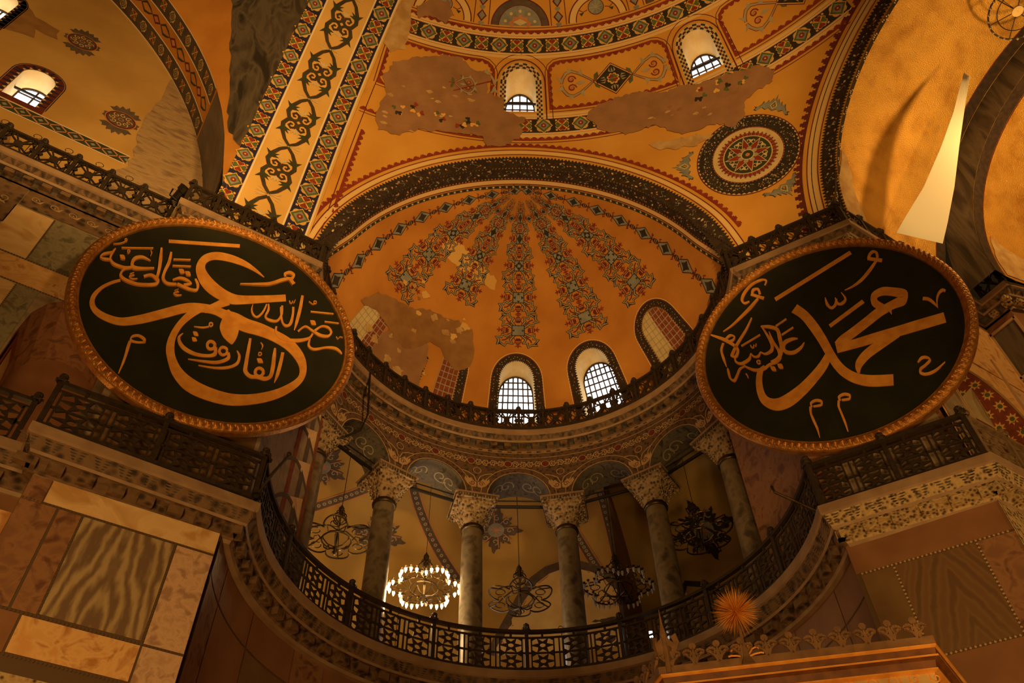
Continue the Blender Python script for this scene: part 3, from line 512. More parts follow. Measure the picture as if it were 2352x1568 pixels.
for a0, a1 in ((8.6, 26.0), (34.3, 53.6), (61.9, 81.0)):
    x0, x1, y0, y1, c = a0*KS[0], a1*KS[0], 30.45*KS[1], 37.6*KS[1], .5
    P = [(x0, y0), (x0, y1-c)]+[(x0+c*(1-cos(t)), y1-c+c*sin(t)) for t in (.5, 1.0, 1.5)]+[(x1-c, y1), (x1-c*.3, y1-c*.3), (x1, y1-c), (x1, y0), (x0, y0)]
    m_stepline(mb, S2, P, .28, .17, RED, flip=-1, line=.08)
for az, el, kind, rot in ((44.4, 33.8, 'l', 0), (38.3, 34.0, 's', 0), (50.5, 33.7, 's', 180), (67.2, 33.9, 's', 0), (73.0, 33.8, 'l', 0), (18.5, 33.8, 'l', 0), (24.1, 33.9, 's', 180)):
    b = Brush(mb, sd, az, el, rot, h=.014); (m_lozenge if kind == 'l' else m_scroll)(b, 1.15 if kind == 'l' else 1.25)
# arcade painted above the upper band
for k in range(6):
    az = 16.1+13.85*k; b = Brush(mb, sd, az, 42.55, h=.012)
    for r0, r1, m_ in ((1.12, 1.17, DRED), (.88, 1.12, MAUVE if k % 2 else STRIPE), (.84, .88, DRED)): b.ring(0, 0, r0, r1, m_, 0, 24, 0, 180)
    if k % 2:
        b.ring(0, .02, 0, .84, GREY, 0, 20, 0, 180)
        for j in range(5): a = pi*(j+.5)/5; b.poly(heart_pts(.5*cos(a), .5*sin(a), .3, a+pi/2), PINK, 2); b.disc(.62*cos(a), .62*sin(a), .07, CREAM, 3, 6)
        b.poly([(0, .02), (-.28, .16), (0, .3), (.28, .16)], CREAM, 3)
    else:
        b.disc(0, .5, .33, DRED, 1, 18); b.disc(0, .5, .30, GREY, 2, 18)
        for j in range(8): b.stroke([(0, .5), (.28*cos(j*pi/4), .5+.28*sin(j*pi/4))], .03, LGREY, 3)
        for sg in (-1, 1): b.stroke([(sg*.36, .44), (sg*.55, .38), (sg*.7, .5)], .03, DRED, 1); b.poly([(sg*.5, .36), (sg*.62, .22), (sg*.7, .34)], DGREEN, 2)
    b = Brush(mb, sd, az+6.92, 42.5, h=.012)
    for sg in (-1, 1): b.stroke([(sg*.3, 0), (sg*.3, 2.4)], .03, DRED, 0)
    for y in (.35, 1.0, 1.65): b.poly([(0, y+.26), (.2, y), (0, y-.26), (-.2, y)], DRED, 1); b.poly([(0, y+.18), (.13, y), (0, y-.18), (-.13, y)], GREY, 2)
    for y in (.02, .68, 1.32): b.poly(heart_pts(0, y-.12, .24, 0), GREY, 2)
# borders round the exedra arch and the bema arch
SP = lambda u, v, h=0: sd(u, v, h)
def arch_uv(f, r, t0, t1, n=56): return [tuple(x*k for x, k in zip(f(r, t0+(t1-t0)*i/n), KS)) for i in range(n+1)]
floral(mb, S2, arch_uv(s_arch, RA+.24, .05, pi-.05, 80), .44)
for r, w_, m_ in ((RA+.60, .03, DRED), (RA+.70, .14, STRIPE), (RA+.80, .03, DRED)): ribbon(mb, S2, arch_uv(s_arch, r, .05, pi-.05, 80), 0, w_, m_)
m_stepline(mb, S2, arch_uv(s_arch, RA+.92, .22, pi-.28, 80), .26, .17, RED, flip=1)
B0, B1 = .03, 1.75
floral(mb, S2, arch_uv(s_bema, 7.72, B0, B1), .34)
for r, w_, m_ in ((8.02, .03, DRED), (8.12, .13, STRIPE), (8.20, .025, BLACK), (8.26, .1, STRIPE), (8.33, .03, DRED)): ribbon(mb, S2, arch_uv(s_bema, r, B0, B1), 0, w_, m_)
m_stepline(mb, S2, arch_uv(s_bema, 8.46, .1, B1), .30, .26, DRED, flip=1)
# border next to the great arch
LP = [tuple(x*k for x, k in zip(s_left(el, EW+.30), KS)) for el in range(6, 40, 2)]
ribbon(mb, S2, LP, 0, .03, DRED)
m_stepline(mb, S2, [tuple(x*k for x, k in zip(s_left(el, EW+.42), KS)) for el in range(9, 25, 2)], .26, .17, RED, flip=-1)
# star medallion with its four palmettes
b = Brush(mb, sd, 58.2, 16.3, -12, h=.014)
b.disc(0, 0, 1.80, DRED, 0, 56); b.disc(0, 0, 1.76, STRIPE, 1, 56); b.disc(0, 0, 1.70, BLACK, 2, 56)
for k in range(64):
    a = 2*pi*k/64
    for r in (1.70, 1.28): b.poly([(r*cos(a-.05), r*sin(a-.05)), (r*cos(a+.05), r*sin(a+.05)), ((r+(.07 if r > 1.5 else -.07))*cos(a), (r+(.07 if r > 1.5 else -.07))*sin(a))], BLACK, 6)
for k in range(300):
    a, r, q, z = random.uniform(0, 2*pi), random.uniform(1.34, 1.64), random.uniform(0, pi), random.uniform(.02, .045)
    x, y = r*cos(a), r*sin(a); b.poly([(x+z*cos(q), y+z*sin(q)), (x-z*.6*sin(q), y+z*.6*cos(q)), (x-z*cos(q), y-z*sin(q)), (x+z*.6*sin(q), y-z*.6*cos(q))], random.choice((PINK, LGREY, GREY, CREAM)), 4)
b.disc(0, 0, 1.26, CREAM, 5, 48); b.ring(0, 0, 1.22, 1.25, RED, 7, 48); b.disc(0, 0, 1.0, LGREY, 6, 48)
for k in range(40):
    a = 2*pi*k/40; c = lambda r, d: (r*cos(a+d), r*sin(a+d))
    b.poly([c(.86, -.07), c(.98, -.07), c(.98, -.03), c(1.05, -.03), c(1.05, .03), c(.98, .03), c(.98, .07), c(.86, .07)], RED, 8)
b.disc(0, 0, .86, CREAM, 9, 40); b.disc(0, 0, .82, DGREEN, 10, 40)

for r0, r1, m_, dh in ((.82, .36, CREAM, 11), (.74, .33, RED, 12)):
    for k in range(8):
        a = pi*k/4+.1; c = lambda r, d: (r*cos(a+d), r*sin(a+d))
        b.poly([(0, 0), c(r1, -pi/8), c(r0*.65, -.18), c(r0, 0), c(r0*.65, .18), c(r1, pi/8)], m_, dh)
for k in range(8):
    a = pi*k/4+.1+pi/8
    for sg in (-1, 1): b.stroke(spiral(.62*cos(a+sg*.16), .62*sin(a+sg*.16), .11, a+pi, .9, sg, 10), .03, CREAM, 13)
    b.poly(heart_pts(.55*cos(a), .55*sin(a), .16, a-pi/2), CREAM, 13); b.disc(.28*cos(a), .28*sin(a), .09, LGREY, 13, 8)
b.disc(0, 0, .22, DGREEN, 14, 14); b.ring(0, 0, .2, .24, CREAM, 15, 16); b.disc(0, 0, .08, PINK, 15, 8)
for da, rr in ((58, 2.05), (178, 2.1), (298, 2.05)):
    bb = Brush(mb, sd, 58.2, 16.3, -12+da-90, h=.014); s0 = bb.k
    bb2 = Brush(mb, lambda u, v, h=0, bb=bb, rr=rr: bb.P(u, v+rr, h/.004), 0, 0, h=.0); m_palmette(bb2, .85)
# losses where the painting has come away
D1 = [(9.28, 31.63), (10.28, 33.98), (12.66, 35.39), (17.58, 36.96), (20.38, 37.17), (22.31, 35.88), (25.14, 35.26), (24.97, 32.69), (27.3, 32.2), (27.6, 30.17), (30.25, 29.4), (31.2, 29.0), (29.61, 28.11), (30.23, 27.46), (29.6, 26.12), (28.1, 25.05), (25.41, 24.64), (24.43, 26.08), (19.87, 26.02), (15.72, 25.37), (13.59, 23.9), (10.67, 23.68), (9.79, 25.4), (10.05, 27.55), (10.41, 29.38)]
D2 = [(41.23, 26.56), (39.38, 28.86), (41.16, 30.23), (44.51, 30.88), (47.79, 31.04), (51.27, 29.6), (53.37, 30.1), (55.3, 29.23), (59.41, 28.9), (61.6, 28.27), (64.2, 27.75), (65.46, 25.82), (64.59, 24.59), (62.46, 24.53), (60.79, 24.11), (59.65, 21.89), (57.92, 21.06), (56.4, 22.57), (53.56, 22.84), (51.28, 23.07), (49.91, 24.62), (48.32, 25.49), (44.63, 25.16)]
D3 = [(7.0, 42.19), (10.62, 43.33), (11.03, 40.96), (11.42, 38.55), (11.36, 36.29), (9.25, 35.12), (7.6, 36.46), (7.3, 40.08)]
D4 = [(13.56, 44.12), (16.68, 44.5), (18.23, 42.98), (17.0, 41.52), (14.96, 42.0), (12.09, 41.26), (11.27, 42.59)]
D5 = [(47.11, 22.77), (48.89, 22.89), (51.12, 22.44), (53.38, 22.21), (55.37, 21.16), (52.93, 20.64), (50.18, 21.04), (48.06, 21.78)]
for P, m_, h_ in ((D1, BARE, .06), (D2, BARE, .06), (D3, BARE2, .05), (D4, BARE, .05), (D5, BARE2, .045)):
    fill(mb, sd, rough_poly(P, .22, .5), [], .42, m_, h_, KS)
for az, el, s_ in ((12.6, 27.6, .4), (15.2, 28.3, .45), (18.4, 28.0, .38), (21.3, 27.9, .5), (23.2, 28.3, .45), (55.5, 27.6, .45), (58.6, 27.4, .5), (61.3, 27.2, .4)):
    b = Brush(mb, sd, az, el, h=.068)
    for k in range(5): a = random.uniform(0, 6); b.poly(heart_pts(s_*.4*cos(a), s_*.4*sin(a), s_*.5, a), random.choice((RED, GREEN, YELL, BLACK)), k)
b = Brush(mb, sd, 21.8, 33.4, 180, h=.068); b.stroke([(-.9, -.3), (-.2, 0), (.5, .35)], .05, RED, 0); b.stroke([(-.4, .3), (0, 0), (.3, -.4)], .05, GREEN, 0); m_scroll(b, .8)
random.seed(11)
for c0, n, ra, re in (((17, 31), 14, 6, 3), ((54, 26), 10, 6, 1.8), ((14, 25.5), 8, 4, 1.2)):
    for _ in range(n):
        a, e, q = c0[0]+random.uniform(-ra, ra), c0[1]+random.uniform(-re, re), random.uniform(.15, .5)
        fill(mb, sd, rough_poly([(a+q*1.6*cos(t)*random.uniform(.5, 1), e+q*sin(t)*random.uniform(.5, 1)*.7) for t in np.arange(0, 6.2, .7)], .05, .3), [], .3, random.choice((BARE2, STAIN, BARE2)), .066, KS)
struct(mb, 'ceiling', 'huge ochre half dome with painted heart bands, a star medallion and bare plaster losses', 'ceiling', True)

# ---- windows: a deep round-headed reveal, white daylit glass behind an iron lattice
def window(name, label, S, W, outdir, depth, nb, tie, nr=6, glass=SKYL):
    off = lambda p, d: (p[0]+outdir[0]*d, p[1]+outdir[1]*d, p[2])
    Wd = [(x, y) for x, y in W]; m1 = MB(); rows = []
    Wc = Wd+[Wd[0]]
    for d in (0, depth*.5, depth): rows.append([off(S(x, y, 0), d) for x, y in Wc])
    m1.grid(rows, REVEAL); root = struct(m1, name, label, 'window')
    m2 = MB(); m2.add([off(S(x, y, 0), depth) for x, y in Wd], [tuple(range(len(Wd)))], glass); m2.build('glass_pane', root)
    m3 = MB(); x0, x1 = Wd[0][0], Wd[-1][0]; y0 = Wd[0][1]; y1 = max(y for x, y in Wd); ys = Wd[1][1]
    def top(x): c = (x0+x1)/2; r = (x1-x0)/2; return ys+(y1-ys)*math.sqrt(max(0, 1-((x-c)/r)**2))
    for i in range(1, nb):
        x = x0+(x1-x0)*i/nb; m3.tube([off(S(x, y0, 0), depth-.05), off(S(x, (y0+top(x))/2, 0), depth-.05), off(S(x, top(x), 0), depth-.05)], .036, IRON, 5)
    n = nr-1
    for j in range(1, n+1):
        y = y0+(y1-y0)*j/(n+1); q = 0 if y < ys else (x1-x0)/2*(1-math.sqrt(max(0, 1-((y-ys)/(y1-ys))**2)))
        m3.tube([off(S(x0+q, y, 0), depth-.05), off(S(x1-q, y, 0), depth-.05)], .036, IRON, 5)
    m3.tube([off(S(x, y, 0), depth-.05) for x, y in Wd], .05, IRON, 5); m3.build('iron_lattice', root)
    if tie:
        m4 = MB(); m4.tube([off(S(x0, tie, 0), depth*.45), off(S(x1, tie, 0), depth*.45)], .05, IRON2, 5); m4.build('tie_bar', root)
    return root
for i, az in enumerate(WIN_AZ):
    window('window_%d' % (i+1), ('bright arched window with chequered surround high in the half dome, straight above the exedra', 'bright arched window with chequered surround high in the half dome, above the star medallion')[i], sd, sd_win(az), (sin(rad(az)), cos(rad(az))), 1.25, 4, 33.4, 6)

# ---- exedra half dome
mb = MB(); KX = (RD*pi/180*.7, RD*pi/180)
def x_edge(el): return math.degrees(math.acos(-.94/(RD*cos(rad(el)))))
els = [0, 10, 20, 30, 40, 50, 58, 65, 71, 76, 79, 81]
XW = (-.6, 28.0); HWX = 6.6
def xd_win(az, k=0.0): hw = HWX+k/(RD*cos(rad(18))*pi/180); return [(az-hw, 7)]+[(az-hw*cos(pi*i/14), 21.5+(6.9+k/KX[1])*sin(pi*i/14)) for i in range(15)]+[(az+hw, 7)]
out = [(-98.4, 0), (98.4, 0)]+[(x_edge(e), e) for e in els[1:]]+[(179.9, 81.6), (179.9, 89.8), (-179.9, 89.8), (-179.9, 81.6)]+[(-x_edge(e), e) for e in els[:0:-1]]
fill(mb, xd, out, [xd_win(a) for a in XW], .30, OCHRE2, 0, KX)
# dark floral band and green line inside the arch, in polar form round the arch axis
def xa(u, v, h=0):                         # u metres along the arch, v metres in from its edge
    t = u/RA; ph = rad(98.38)-v/RD; r = RD-h+.7*foot(math.degrees(math.asin(max(0, sin(ph)*sin(t))))/26); return ex(-r*sin(ph)*cos(t), r*cos(ph), ZU+r*sin(ph)*sin(t))
AP = [(pi*RA*k/80, 0) for k in range(81)]
floral(mb, xa, [(u, .20) for u, _ in AP], .38)
for o, w_, m_ in ((.47, .03, DRED), (.58, .16, STRIPE), (.68, .03, DRED), (.80, .12, DGREEN)): ribbon(mb, xa, AP, o, w_, m_)
for k in range(160): b = Brush(mb, xa, pi*RA*(k+.5)/160, .80, h=.018); b.poly([(-.04, -.03), (.03, -.04), (.04, .03), (-.02, .04)], CREAM if k % 2 else BLACK, 0)
for t0, t1 in ((0, .45), (pi-.45, pi)):     # splayed feet of the arch
    T = np.linspace(t0, t1, 14); mb.grid([[tuple(Vector(sd(*s_arch(RA, t))).lerp(Vector(xa(RA*t, .0)), f)) for t in T] for f in (0, .5, 1)], FLOR)
# the painted ribs
for az in (-60, -31.5, 0, 31.5, 60):
    for el, wd in ((39.2, 1.62), (51.0, 1.40), (62.3, 1.15), (72.0, .80), (79.6, .46)):
        if (az, el) in ((-31.5, 39.2),): continue
        b = Brush(mb, xd, az, el, h=.016, sx=wd/1.10, sy=1.22); m_rib(b, 1.0)
for az in (-82, 82):
    el = 14.5
    for k in range(9):
        s_ = .95-.05*k; b = Brush(mb, xd, az, el, h=.016); m_chain(b, s_)
        b = Brush(mb, xd, az, el+4.6, h=.016); m_urn(b, 1.25*s_); b = Brush(mb, xd, az, el+7.6, h=.016); m_urn(b, .95*s_); el += 10.6-.42*k
for az in (-16, 16, -46, 46): b = Brush(mb, xd, az, 79, h=.016); m_chain(b, .36)
# window surrounds, blind windows
def surround(az, t0=0, t1=99):
    W = [(x*KX[0]*1.3, y*KX[1]) for x, y in xd_win(az, .0)][t0:t1]; SX = lambda u, v, h=0: xd(u/KX[0]/1.3, v/KX[1], h)
    floral(mb, SX, [(x, y) for x, y in W], .0, teeth=False) if False else None
    for off_, wd, m_ in ((.13, .24, FLOR), (.27, .03, DRED), (.31, .03, STRIPE)): ribbon(mb, SX, W, off_, wd, m_, .014)
    for i in range(len(W)-1):
        p, q = Vector(W[i]), Vector(W[i+1]); n = max(1, round((q-p).length/.1)); t = (q-p)/n; nn = Vector((-t.y, t.x)).normalized()
        for j in range(n):
            mb.add([SX(*x, .014) for x in (p+t*j+nn*.01, p+t*(j+1)+nn*.01, p+t*(j+.5)-nn*.06)], [(0, 1, 2)], BLACK); mb.add([SX(*x, .014) for x in (p+t*j+nn*.24, p+t*(j+1)+nn*.24, p+t*(j+.5)+nn*.31)], [(0, 1, 2)], BLACK)
            c = p+t*(j+random.random())+nn*random.uniform(.05, .2); mb.add([SX(*x, .019) for x in (c+Vector((.03, 0)), c+Vector((0, .02)), c-Vector((.03, 0)), c-Vector((0, .02)))], [(0, 1, 2, 3)], random.choice((PINK, LGREY, GREY)))
def blind(az, split, left, right, x0=-1, x1=1):
    hw = HWX-.6; P = [(az-hw, 7)]+[(az-hw*cos(pi*i/14), 21.5+6.4*sin(pi*i/14)) for i in range(15)]+[(az+hw, 7)]
    lim = lambda a, b: [(min(max(x, az+a*hw), az+b*hw), y) for x, y in P]
    for a, b_, m_ in ((x0, split, left), (split, x1, right)):
        if m_: fill(mb, xd, lim(a, b_), [], .3, m_, .012, KX)
    for i in range(int((x0+1)*3.5), int((x1+1)*3.5)+1):
        u = -1+i/3.5; yt = 21.5+6.4*math.sqrt(max(0, 1-u*u)); mb.grid([[xd(az+hw*(u+e), y, .018) for y in np.linspace(7, yt, 9)] for e in (-.02, .02)], LGREY)
    for y in np.arange(9, 27.5, 2.05):
        q = 1 if y < 21.5 else math.sqrt(max(0, 1-((y-21.5)/6.4)**2)); mb.grid([[xd(az+hw*u, y+e, .018) for u in np.linspace(max(-q, x0), min(q, x1), 7)] for e in (-.13, .13)], LGREY)
for a in XW: surround(a)
surround(57); blind(57, .0, CREAM, BRICKR)
surround(-28.5, 9); blind(-28.5, -.1, None, BRICKR, -.1, 1); blind(-61, .25, CREAM, BRICKR, -1, 1); surround(-28.5, 0, 2)
X1 = [(-69.4, 19.9), (-66.1, 27.5), (-59.4, 30.4), (-49.8, 33.5), (-42.1, 36.6), (-27.8, 38.2), (-20.7, 36.6), (-17.9, 29.1), (-18.9, 23.1), (-24.2, 20.7), (-32.0, 26.2), (-37.0, 26.5), (-40.3, 22.1), (-45.1, 19.2), (-51.1, 20.6), (-55.9, 21.7), (-62.4, 22.8), (-67.4, 19.9)]
X2 = [(-55.5, 18.7), (-49.8, 25.1), (-40.5, 26.3), (-36, 24.5), (-35.2, 21.2), (-34.9, 14.6), (-34.2, 8.0), (-37.9, 5.1), (-44.6, 4.6), (-50.7, 5.8), (-54.5, 11.9)]
X3 = [(-62, 57.6), (-56.5, 62.0), (-40.7, 61.5), (-24, 59.3), (-14.4, 56.6), (-14.3, 53), (-23.0, 53.5), (-43.5, 55.5), (-54.0, 55.4)]
fill(mb, xd, rough_poly(X1, .5, 2), [], .25, STAIN, .034, KX); fill(mb, xd, rough_poly(X2, .5, 2), [], .25, BARE, .030, KX); fill(mb, xd, rough_poly(X3, .6, 3), [], .25, OCHRE3, .010, KX)
random.seed(5)
for _ in range(34):
    a, e, q = random.uniform(-64, -24), random.uniform(10, 44), random.uniform(.5, 1.9)
    fill(mb, xd, rough_poly([(a+q*1.5*cos(t)*random.uniform(.4, 1), e+q*sin(t)*random.uniform(.4, 1)) for t in np.arange(0, 6.2, .6)], .15, .5), [], .2, random.choice((BARE2, OCHRE3, BARE2, STAIN)), .038, KX)
struct(mb, 'ceiling.001', 'ochre exedra half dome painted with ribs of arabesques fanning from its crown', 'ceiling', True)
for i, az in enumerate(XW):
    d = ex(sin(rad(az)), cos(rad(az)), 0); d = (d[0]-EC[0], d[1]-EC[1])
    window('window_%d' % (i+3), ('glaring arched window in the middle of the exedra dome', 'glaring arched window to the right of the middle one in the exedra dome')[i], xd, xd_win(az), d, .95, 7, None, 9)

# ---- great arch band with hearts and heart scrolls
mb = MB(); B17 = barrel(17.25); NS = 60; SMAX = 21.0
mb.grid([[B17(-1.1+3.04*i/6, SMAX*k/NS) for k in range(NS+1)] for i in range(7)], OCHRE3)
for i in (0, 1): pass
def strip_r(e0, e1, m_, h=.010): mb.grid([[B17(e, SMAX*k/NS, h) for k in range(NS+1)] for e in (e0, e1)], m_)
for e0, e1 in ((1.10, 1.80), (-1.1, -.55)): strip_r(e0, e1, BLUE)
for e in (1.06, 1.84, -.51): strip_r(e-.025, e+.025, WHITEL)
nh = 33
for i in range(nh):
    s_ = .10+.625*i
    b = Brush(mb, B17, 1.45, s_, 0, h=.015); (m_hearts if i % 2 == 0 else m_diamond)(b, .60)
    b = Brush(mb, B17, -.86, s_+.2, 0, h=.015); (m_hearts if i % 2 == 0 else m_diamond)(b, .54)
for i in range(8):
    s_ = 1.05+2.42*i
    b = Brush(mb, B17, .29, s_+.14, 0, h=.015); m_bigheart(b, 1.12)
    b = Brush(mb, B17, .29, s_-.14, 180, h=.015); m_bigheart(b, 1.12)
    b = Brush(mb, B17, .29, s_+1.21, 0, h=.015); m_lily(b, .46); b = Brush(mb, B17, .29, s_+1.21, 180, h=.015); m_lily(b, .46)
struct(mb, 'ceiling.002', 'broad painted arch band with two blue heart borders and a row of green heart scrolls', 'ceiling', True)

# ---- pendentive, north arch and tympanum
mb = MB(); RP = 24.42
def pend(az, el, h=0): r = RP-h+.5*foot(el/8); return (-18.4+r*cos(rad(el))*sin(rad(az)), r*cos(rad(el))*cos(rad(az)), ZU+r*sin(rad(el)))
def on_p(p): return (math.degrees(math.atan2(p[0]+18.4, p[1])), math.degrees(math.asin((p[2]-ZU)/math.sqrt((p[0]+18.4)**2+p[1]**2+(p[2]-ZU)**2))))
out = [on_p((-1.1, 17.25*cos(rad(t)), ZU+17.25*sin(rad(t)))) for t in range(0, 66, 5)]+[on_p((-18.4+17.3*cos(rad(t)), 17.25, ZU+17.3*sin(rad(t)))) for t in range(65, 0, -5)]
fill(mb, pend, out, [], .35, OCHRE2, 0, (.35, .426))
A_, B_ = out[2], out[-2]
ps = [on_p((-1.1, 17.25*cos(rad(t)), ZU+17.25*sin(rad(t)))) for t in (12, 22, 30, 38, 46, 56)]+[on_p((-6.2, 14.6, 39.3)), on_p((-4.0, 15.4, 34.6)), on_p((-3.2, 16.2, 32.3)), on_p((-2.6, 16.6, 30.4)), on_p((-1.9, 17.0, 28.0))]
fill(mb, pend, rough_poly(ps, .12, .8), [], .4, DARKV, .03, (.35, .426))
struct(mb, 'ceiling.003', 'curved pendentive in ochre with a large dark veined patch beside the painted arch', 'ceiling', True)
mb = MB()
def narch(t, n, h=0): r = 17.3-h; return (-18.4+r*cos(rad(t)), n, ZU+r*sin(rad(t)))
mb.grid([[narch(t, n) for t in range(0, 73, 3)] for n in (17.25, 18, 18.75, 19.5)], OCHRE2)
nT0 = 24.5
for n0, n1, m_ in ((17.28, 17.95, FADED), (18.78, 19.46, FADED)): mb.grid([[narch(t, n, .012) for t in np.linspace(nT0, 72, 30)] for n in (n0, n1)], m_)
for n in (17.27, 17.97, 18.76, 19.47): mb.grid([[narch(t, n+e, .016) for t in np.linspace(nT0, 72, 30)] for e in (-.025, .025)], WHITEL)
for i in range(18):
    t = nT0+1.4+2.5*i
    for n in (17.62, 19.12): b = Brush(mb, narch, t, n, 0, h=.018); (m_hearts if i % 2 else m_diamond)(b, .42)
    b = Brush(mb, narch, t+.5, 18.36, 90, h=.016)
    if i % 2: b.poly([(0, .34), (.2, 0), (0, -.34), (-.2, 0)], DRED, 0); b.poly([(0, .2), (.12, 0), (0, -.2), (-.12, 0)], PINK, 1)
    else:
        for sg in (-1, 1): b.stroke([(0, -.4, .05), (.2*sg, -.1, .1), (.12*sg, .2, .08), (0, .42, .03)], 0, DGREEN, 0)
mb.grid([[narch(t, n, .02) for t in range(0, 25, 3)] for n in (17.26, 18.2, 19.49)], SOOTY)
struct(mb, 'ceiling.004', 'narrow soffit of the side arch with two faded heart bands above grey masonry', 'ceiling', True)
mb = MB(); TY = plane_n(19.5); TW = arc_pts(-8.35, -7.32, 27.75, 29.35); TW2 = arc_pts(-11.2, -10.1, 31.3, 33.2)
out = [(-24, ZU-.2), (-1.1, ZU-.2)]+[(-18.4+17.3*cos(rad(t)), ZU+17.3*sin(rad(t))) for t in range(0, 72, 3)]+[(-24, 40)]
fill(mb, TY, out, [TW, TW2], 1.2, TYMP)
ST = [(-4.42, 34.11), (-4.56, 33.1), (-4.36, 31.73), (-4.42, 30.31), (-4.37, 29.19), (-4.25, 28.64), (-4.05, 27.2), (-4.1, 26.67), (-4.54, 26.13), (-4.3, 25.2), (-4.4, 23.3), (-1.1, 23.3), (-1.1, 25.0), (-1.6, 27.2), (-2.2, 29.7), (-3.2, 31.5), (-4.1, 33.3)]
fill(mb, TY, rough_poly(ST, .07, .4), [], .6, STONE, .03)
fill(mb, TY, rough_poly([(-10.04, 31.2), (-10.1, 33.82), (-9.38, 33.09), (-8.5, 32.9), (-8.39, 32.31), (-9.04, 32.24), (-8.94, 31.72), (-9.5, 31.5)], .06, .4), [], .6, STAIN, .012)
fill(mb, TY, rough_poly([(-9.6, 27.0), (-7.4, 26.1), (-7.0, 25.2), (-7.3, 24.6), (-8, 25.8), (-9.6, 26.2)], .06, .4), [], .6, STAIN, .012)
b = Brush(mb, TY, 0, 0, h=.012)
for y in (26.93, 27.44): b.rect(-24, y-.02, -4.15, y+.02, WHITEL, 1)
b.rect(-24, 26.95, -4.15, 27.42, DGREEN, 0)
for k in range(36):
    x = -4.45-.55*k; bb = Brush(mb, TY, x, 27.185, h=.016)
    for sg in (-1, 1): bb.stroke([(-.275, -.22*sg), (.275, .22*sg)], .05, PINK, 1)
    bb.poly([(0.275, .08), (.36, 0), (.275, -.08), (.19, 0)], GREY, 1)
for x, y, s_, r_ in ((-7.69, 32.93, 1.0, 8), (-5.05, 29.24, .98, 0)): b2 = Brush(mb, TY, x, y, r_, h=.014); m_tymp_medal(b2, s_)
for W in (TW, TW2):
    S0 = lambda u, v, h=0: TY(u, v, h)
    ribbon(mb, S0, W, .15, .27, DRED, .012); ribbon(mb, S0, W, .32, .03, BLUE, .012)
    for i in range(len(W)-1):
        p, q = Vector(W[i]), Vector(W[i+1]); n = max(1, round((q-p).length/.13)); t = (q-p)/n; nn = Vector((-t.y, t.x)).normalized()
        for j in range(n):
            if (j+i) % 2: mb.add([TY(*x, .018) for x in (p+t*j+nn*.03, p+t*(j+1)+nn*.03, p+t*(j+.7)+nn*.27, p+t*(j+.2)+nn*.27)], [(0, 1, 2, 3)], BLUE)
            else: mb.add([TY(*x, .018) for x in (p+t*j+nn*.02, p+t*(j+1)+nn*.02, p+t*(j+.5)+nn*.12)], [(0, 1, 2)], CREAM)
    bt = [(W[0][0]-.3, W[0][1]), (W[-1][0]+.3, W[0][1])]; ribbon(mb, S0, bt, -.12, .25, DRED, .012)
struct(mb, 'wall_north', 'ochre wall under the side arch with painted medallions and a big patch of bare masonry', 'wall')
window('window_5', 'small arched window with a red and blue surround in the ochre side wall', TY, TW, (0, 1), .85, 2, 28.9, 4)
window('window_6', 'arched window at the top left corner in the ochre side wall', TY, TW2, (0, 1), .85, 2, None, 4)

# ---- bema vault and apse
mb = MB(); BV = barrel(7.5)
mb.grid([[BV(15.72+5.3*i/8, 13.4*k/40) for k in range(41)] for i in range(9)], MOSAIC)
fill(mb, BV, rough_poly([(15.8, 0), (21.0, 0), (21.0, 1.2), (19.6, 1.3), (18.6, .7), (17.4, 1.1), (16.5, 2.4), (16.2, 3.5), (15.9, 3.6)], .06, .5), [], .5, BARE2, .02)
ribbon(mb, BV, [(20.78, 13.4*k/40) for k in range(41)], 0, .42, FLOR, .02)
ribbon(mb, BV, [(20.55, 13.4*k/40) for k in range(41)], 0, .03, DRED, .02)
ribbon(mb, BV, [(15.80, 13.4*k/40) for k in range(41)], 0, .14, FLOR, .02)
for k in range(18):
    for q in range(5): b = Brush(mb, BV, 15.82+random.uniform(-.05, .05), .8+.7*k+q*.07, h=.026); b.poly([(-.03, -.02), (.03, -.02), (.03, .02), (-.03, .02)], CREAM, 0)
struct(mb, 'ceiling.005', 'gold mosaic barrel vault at the right, bare plaster along its foot', 'ceiling', True)
mb = MB()
mb.grid([[(21.02, r*cos(t), ZU+r*sin(t)) for t in np.linspace(0, 1.9, 40)] for r in (7.5, 7.0, 6.4)], DARKV)
ap = lambda a, t, h=0: (21.02+(6.4-h)*sin(a), (6.4-h)*cos(a)*cos(t), ZU+(6.4-h)*cos(a)*sin(t))
mb.grid([[ap(a, t) for t in np.linspace(0, 2.2, 40)] for a in np.linspace(0, 1.4, 20)], MOSAIC)
mb.grid([[ap(a, t, .02) for t in np.linspace(0, 1.9, 40)] for a in (.0, .035, .07)], FLOR); mb.grid([[ap(a, t, .02) for t in np.linspace(0, 1.9, 40)] for a in (.072, .078)], DRED)
fill(mb, lambda u, v, h=0: ap(u, v, h), rough_poly([(.1, .02), (.42, .02), (.40, .2), (.22, .26), (.1, .32)], .008, .05), [], .06, BARE2, .025)
struct(mb, 'ceiling.006', 'gold mosaic apse half dome behind a dark painted arch at the right edge', 'ceiling', True)

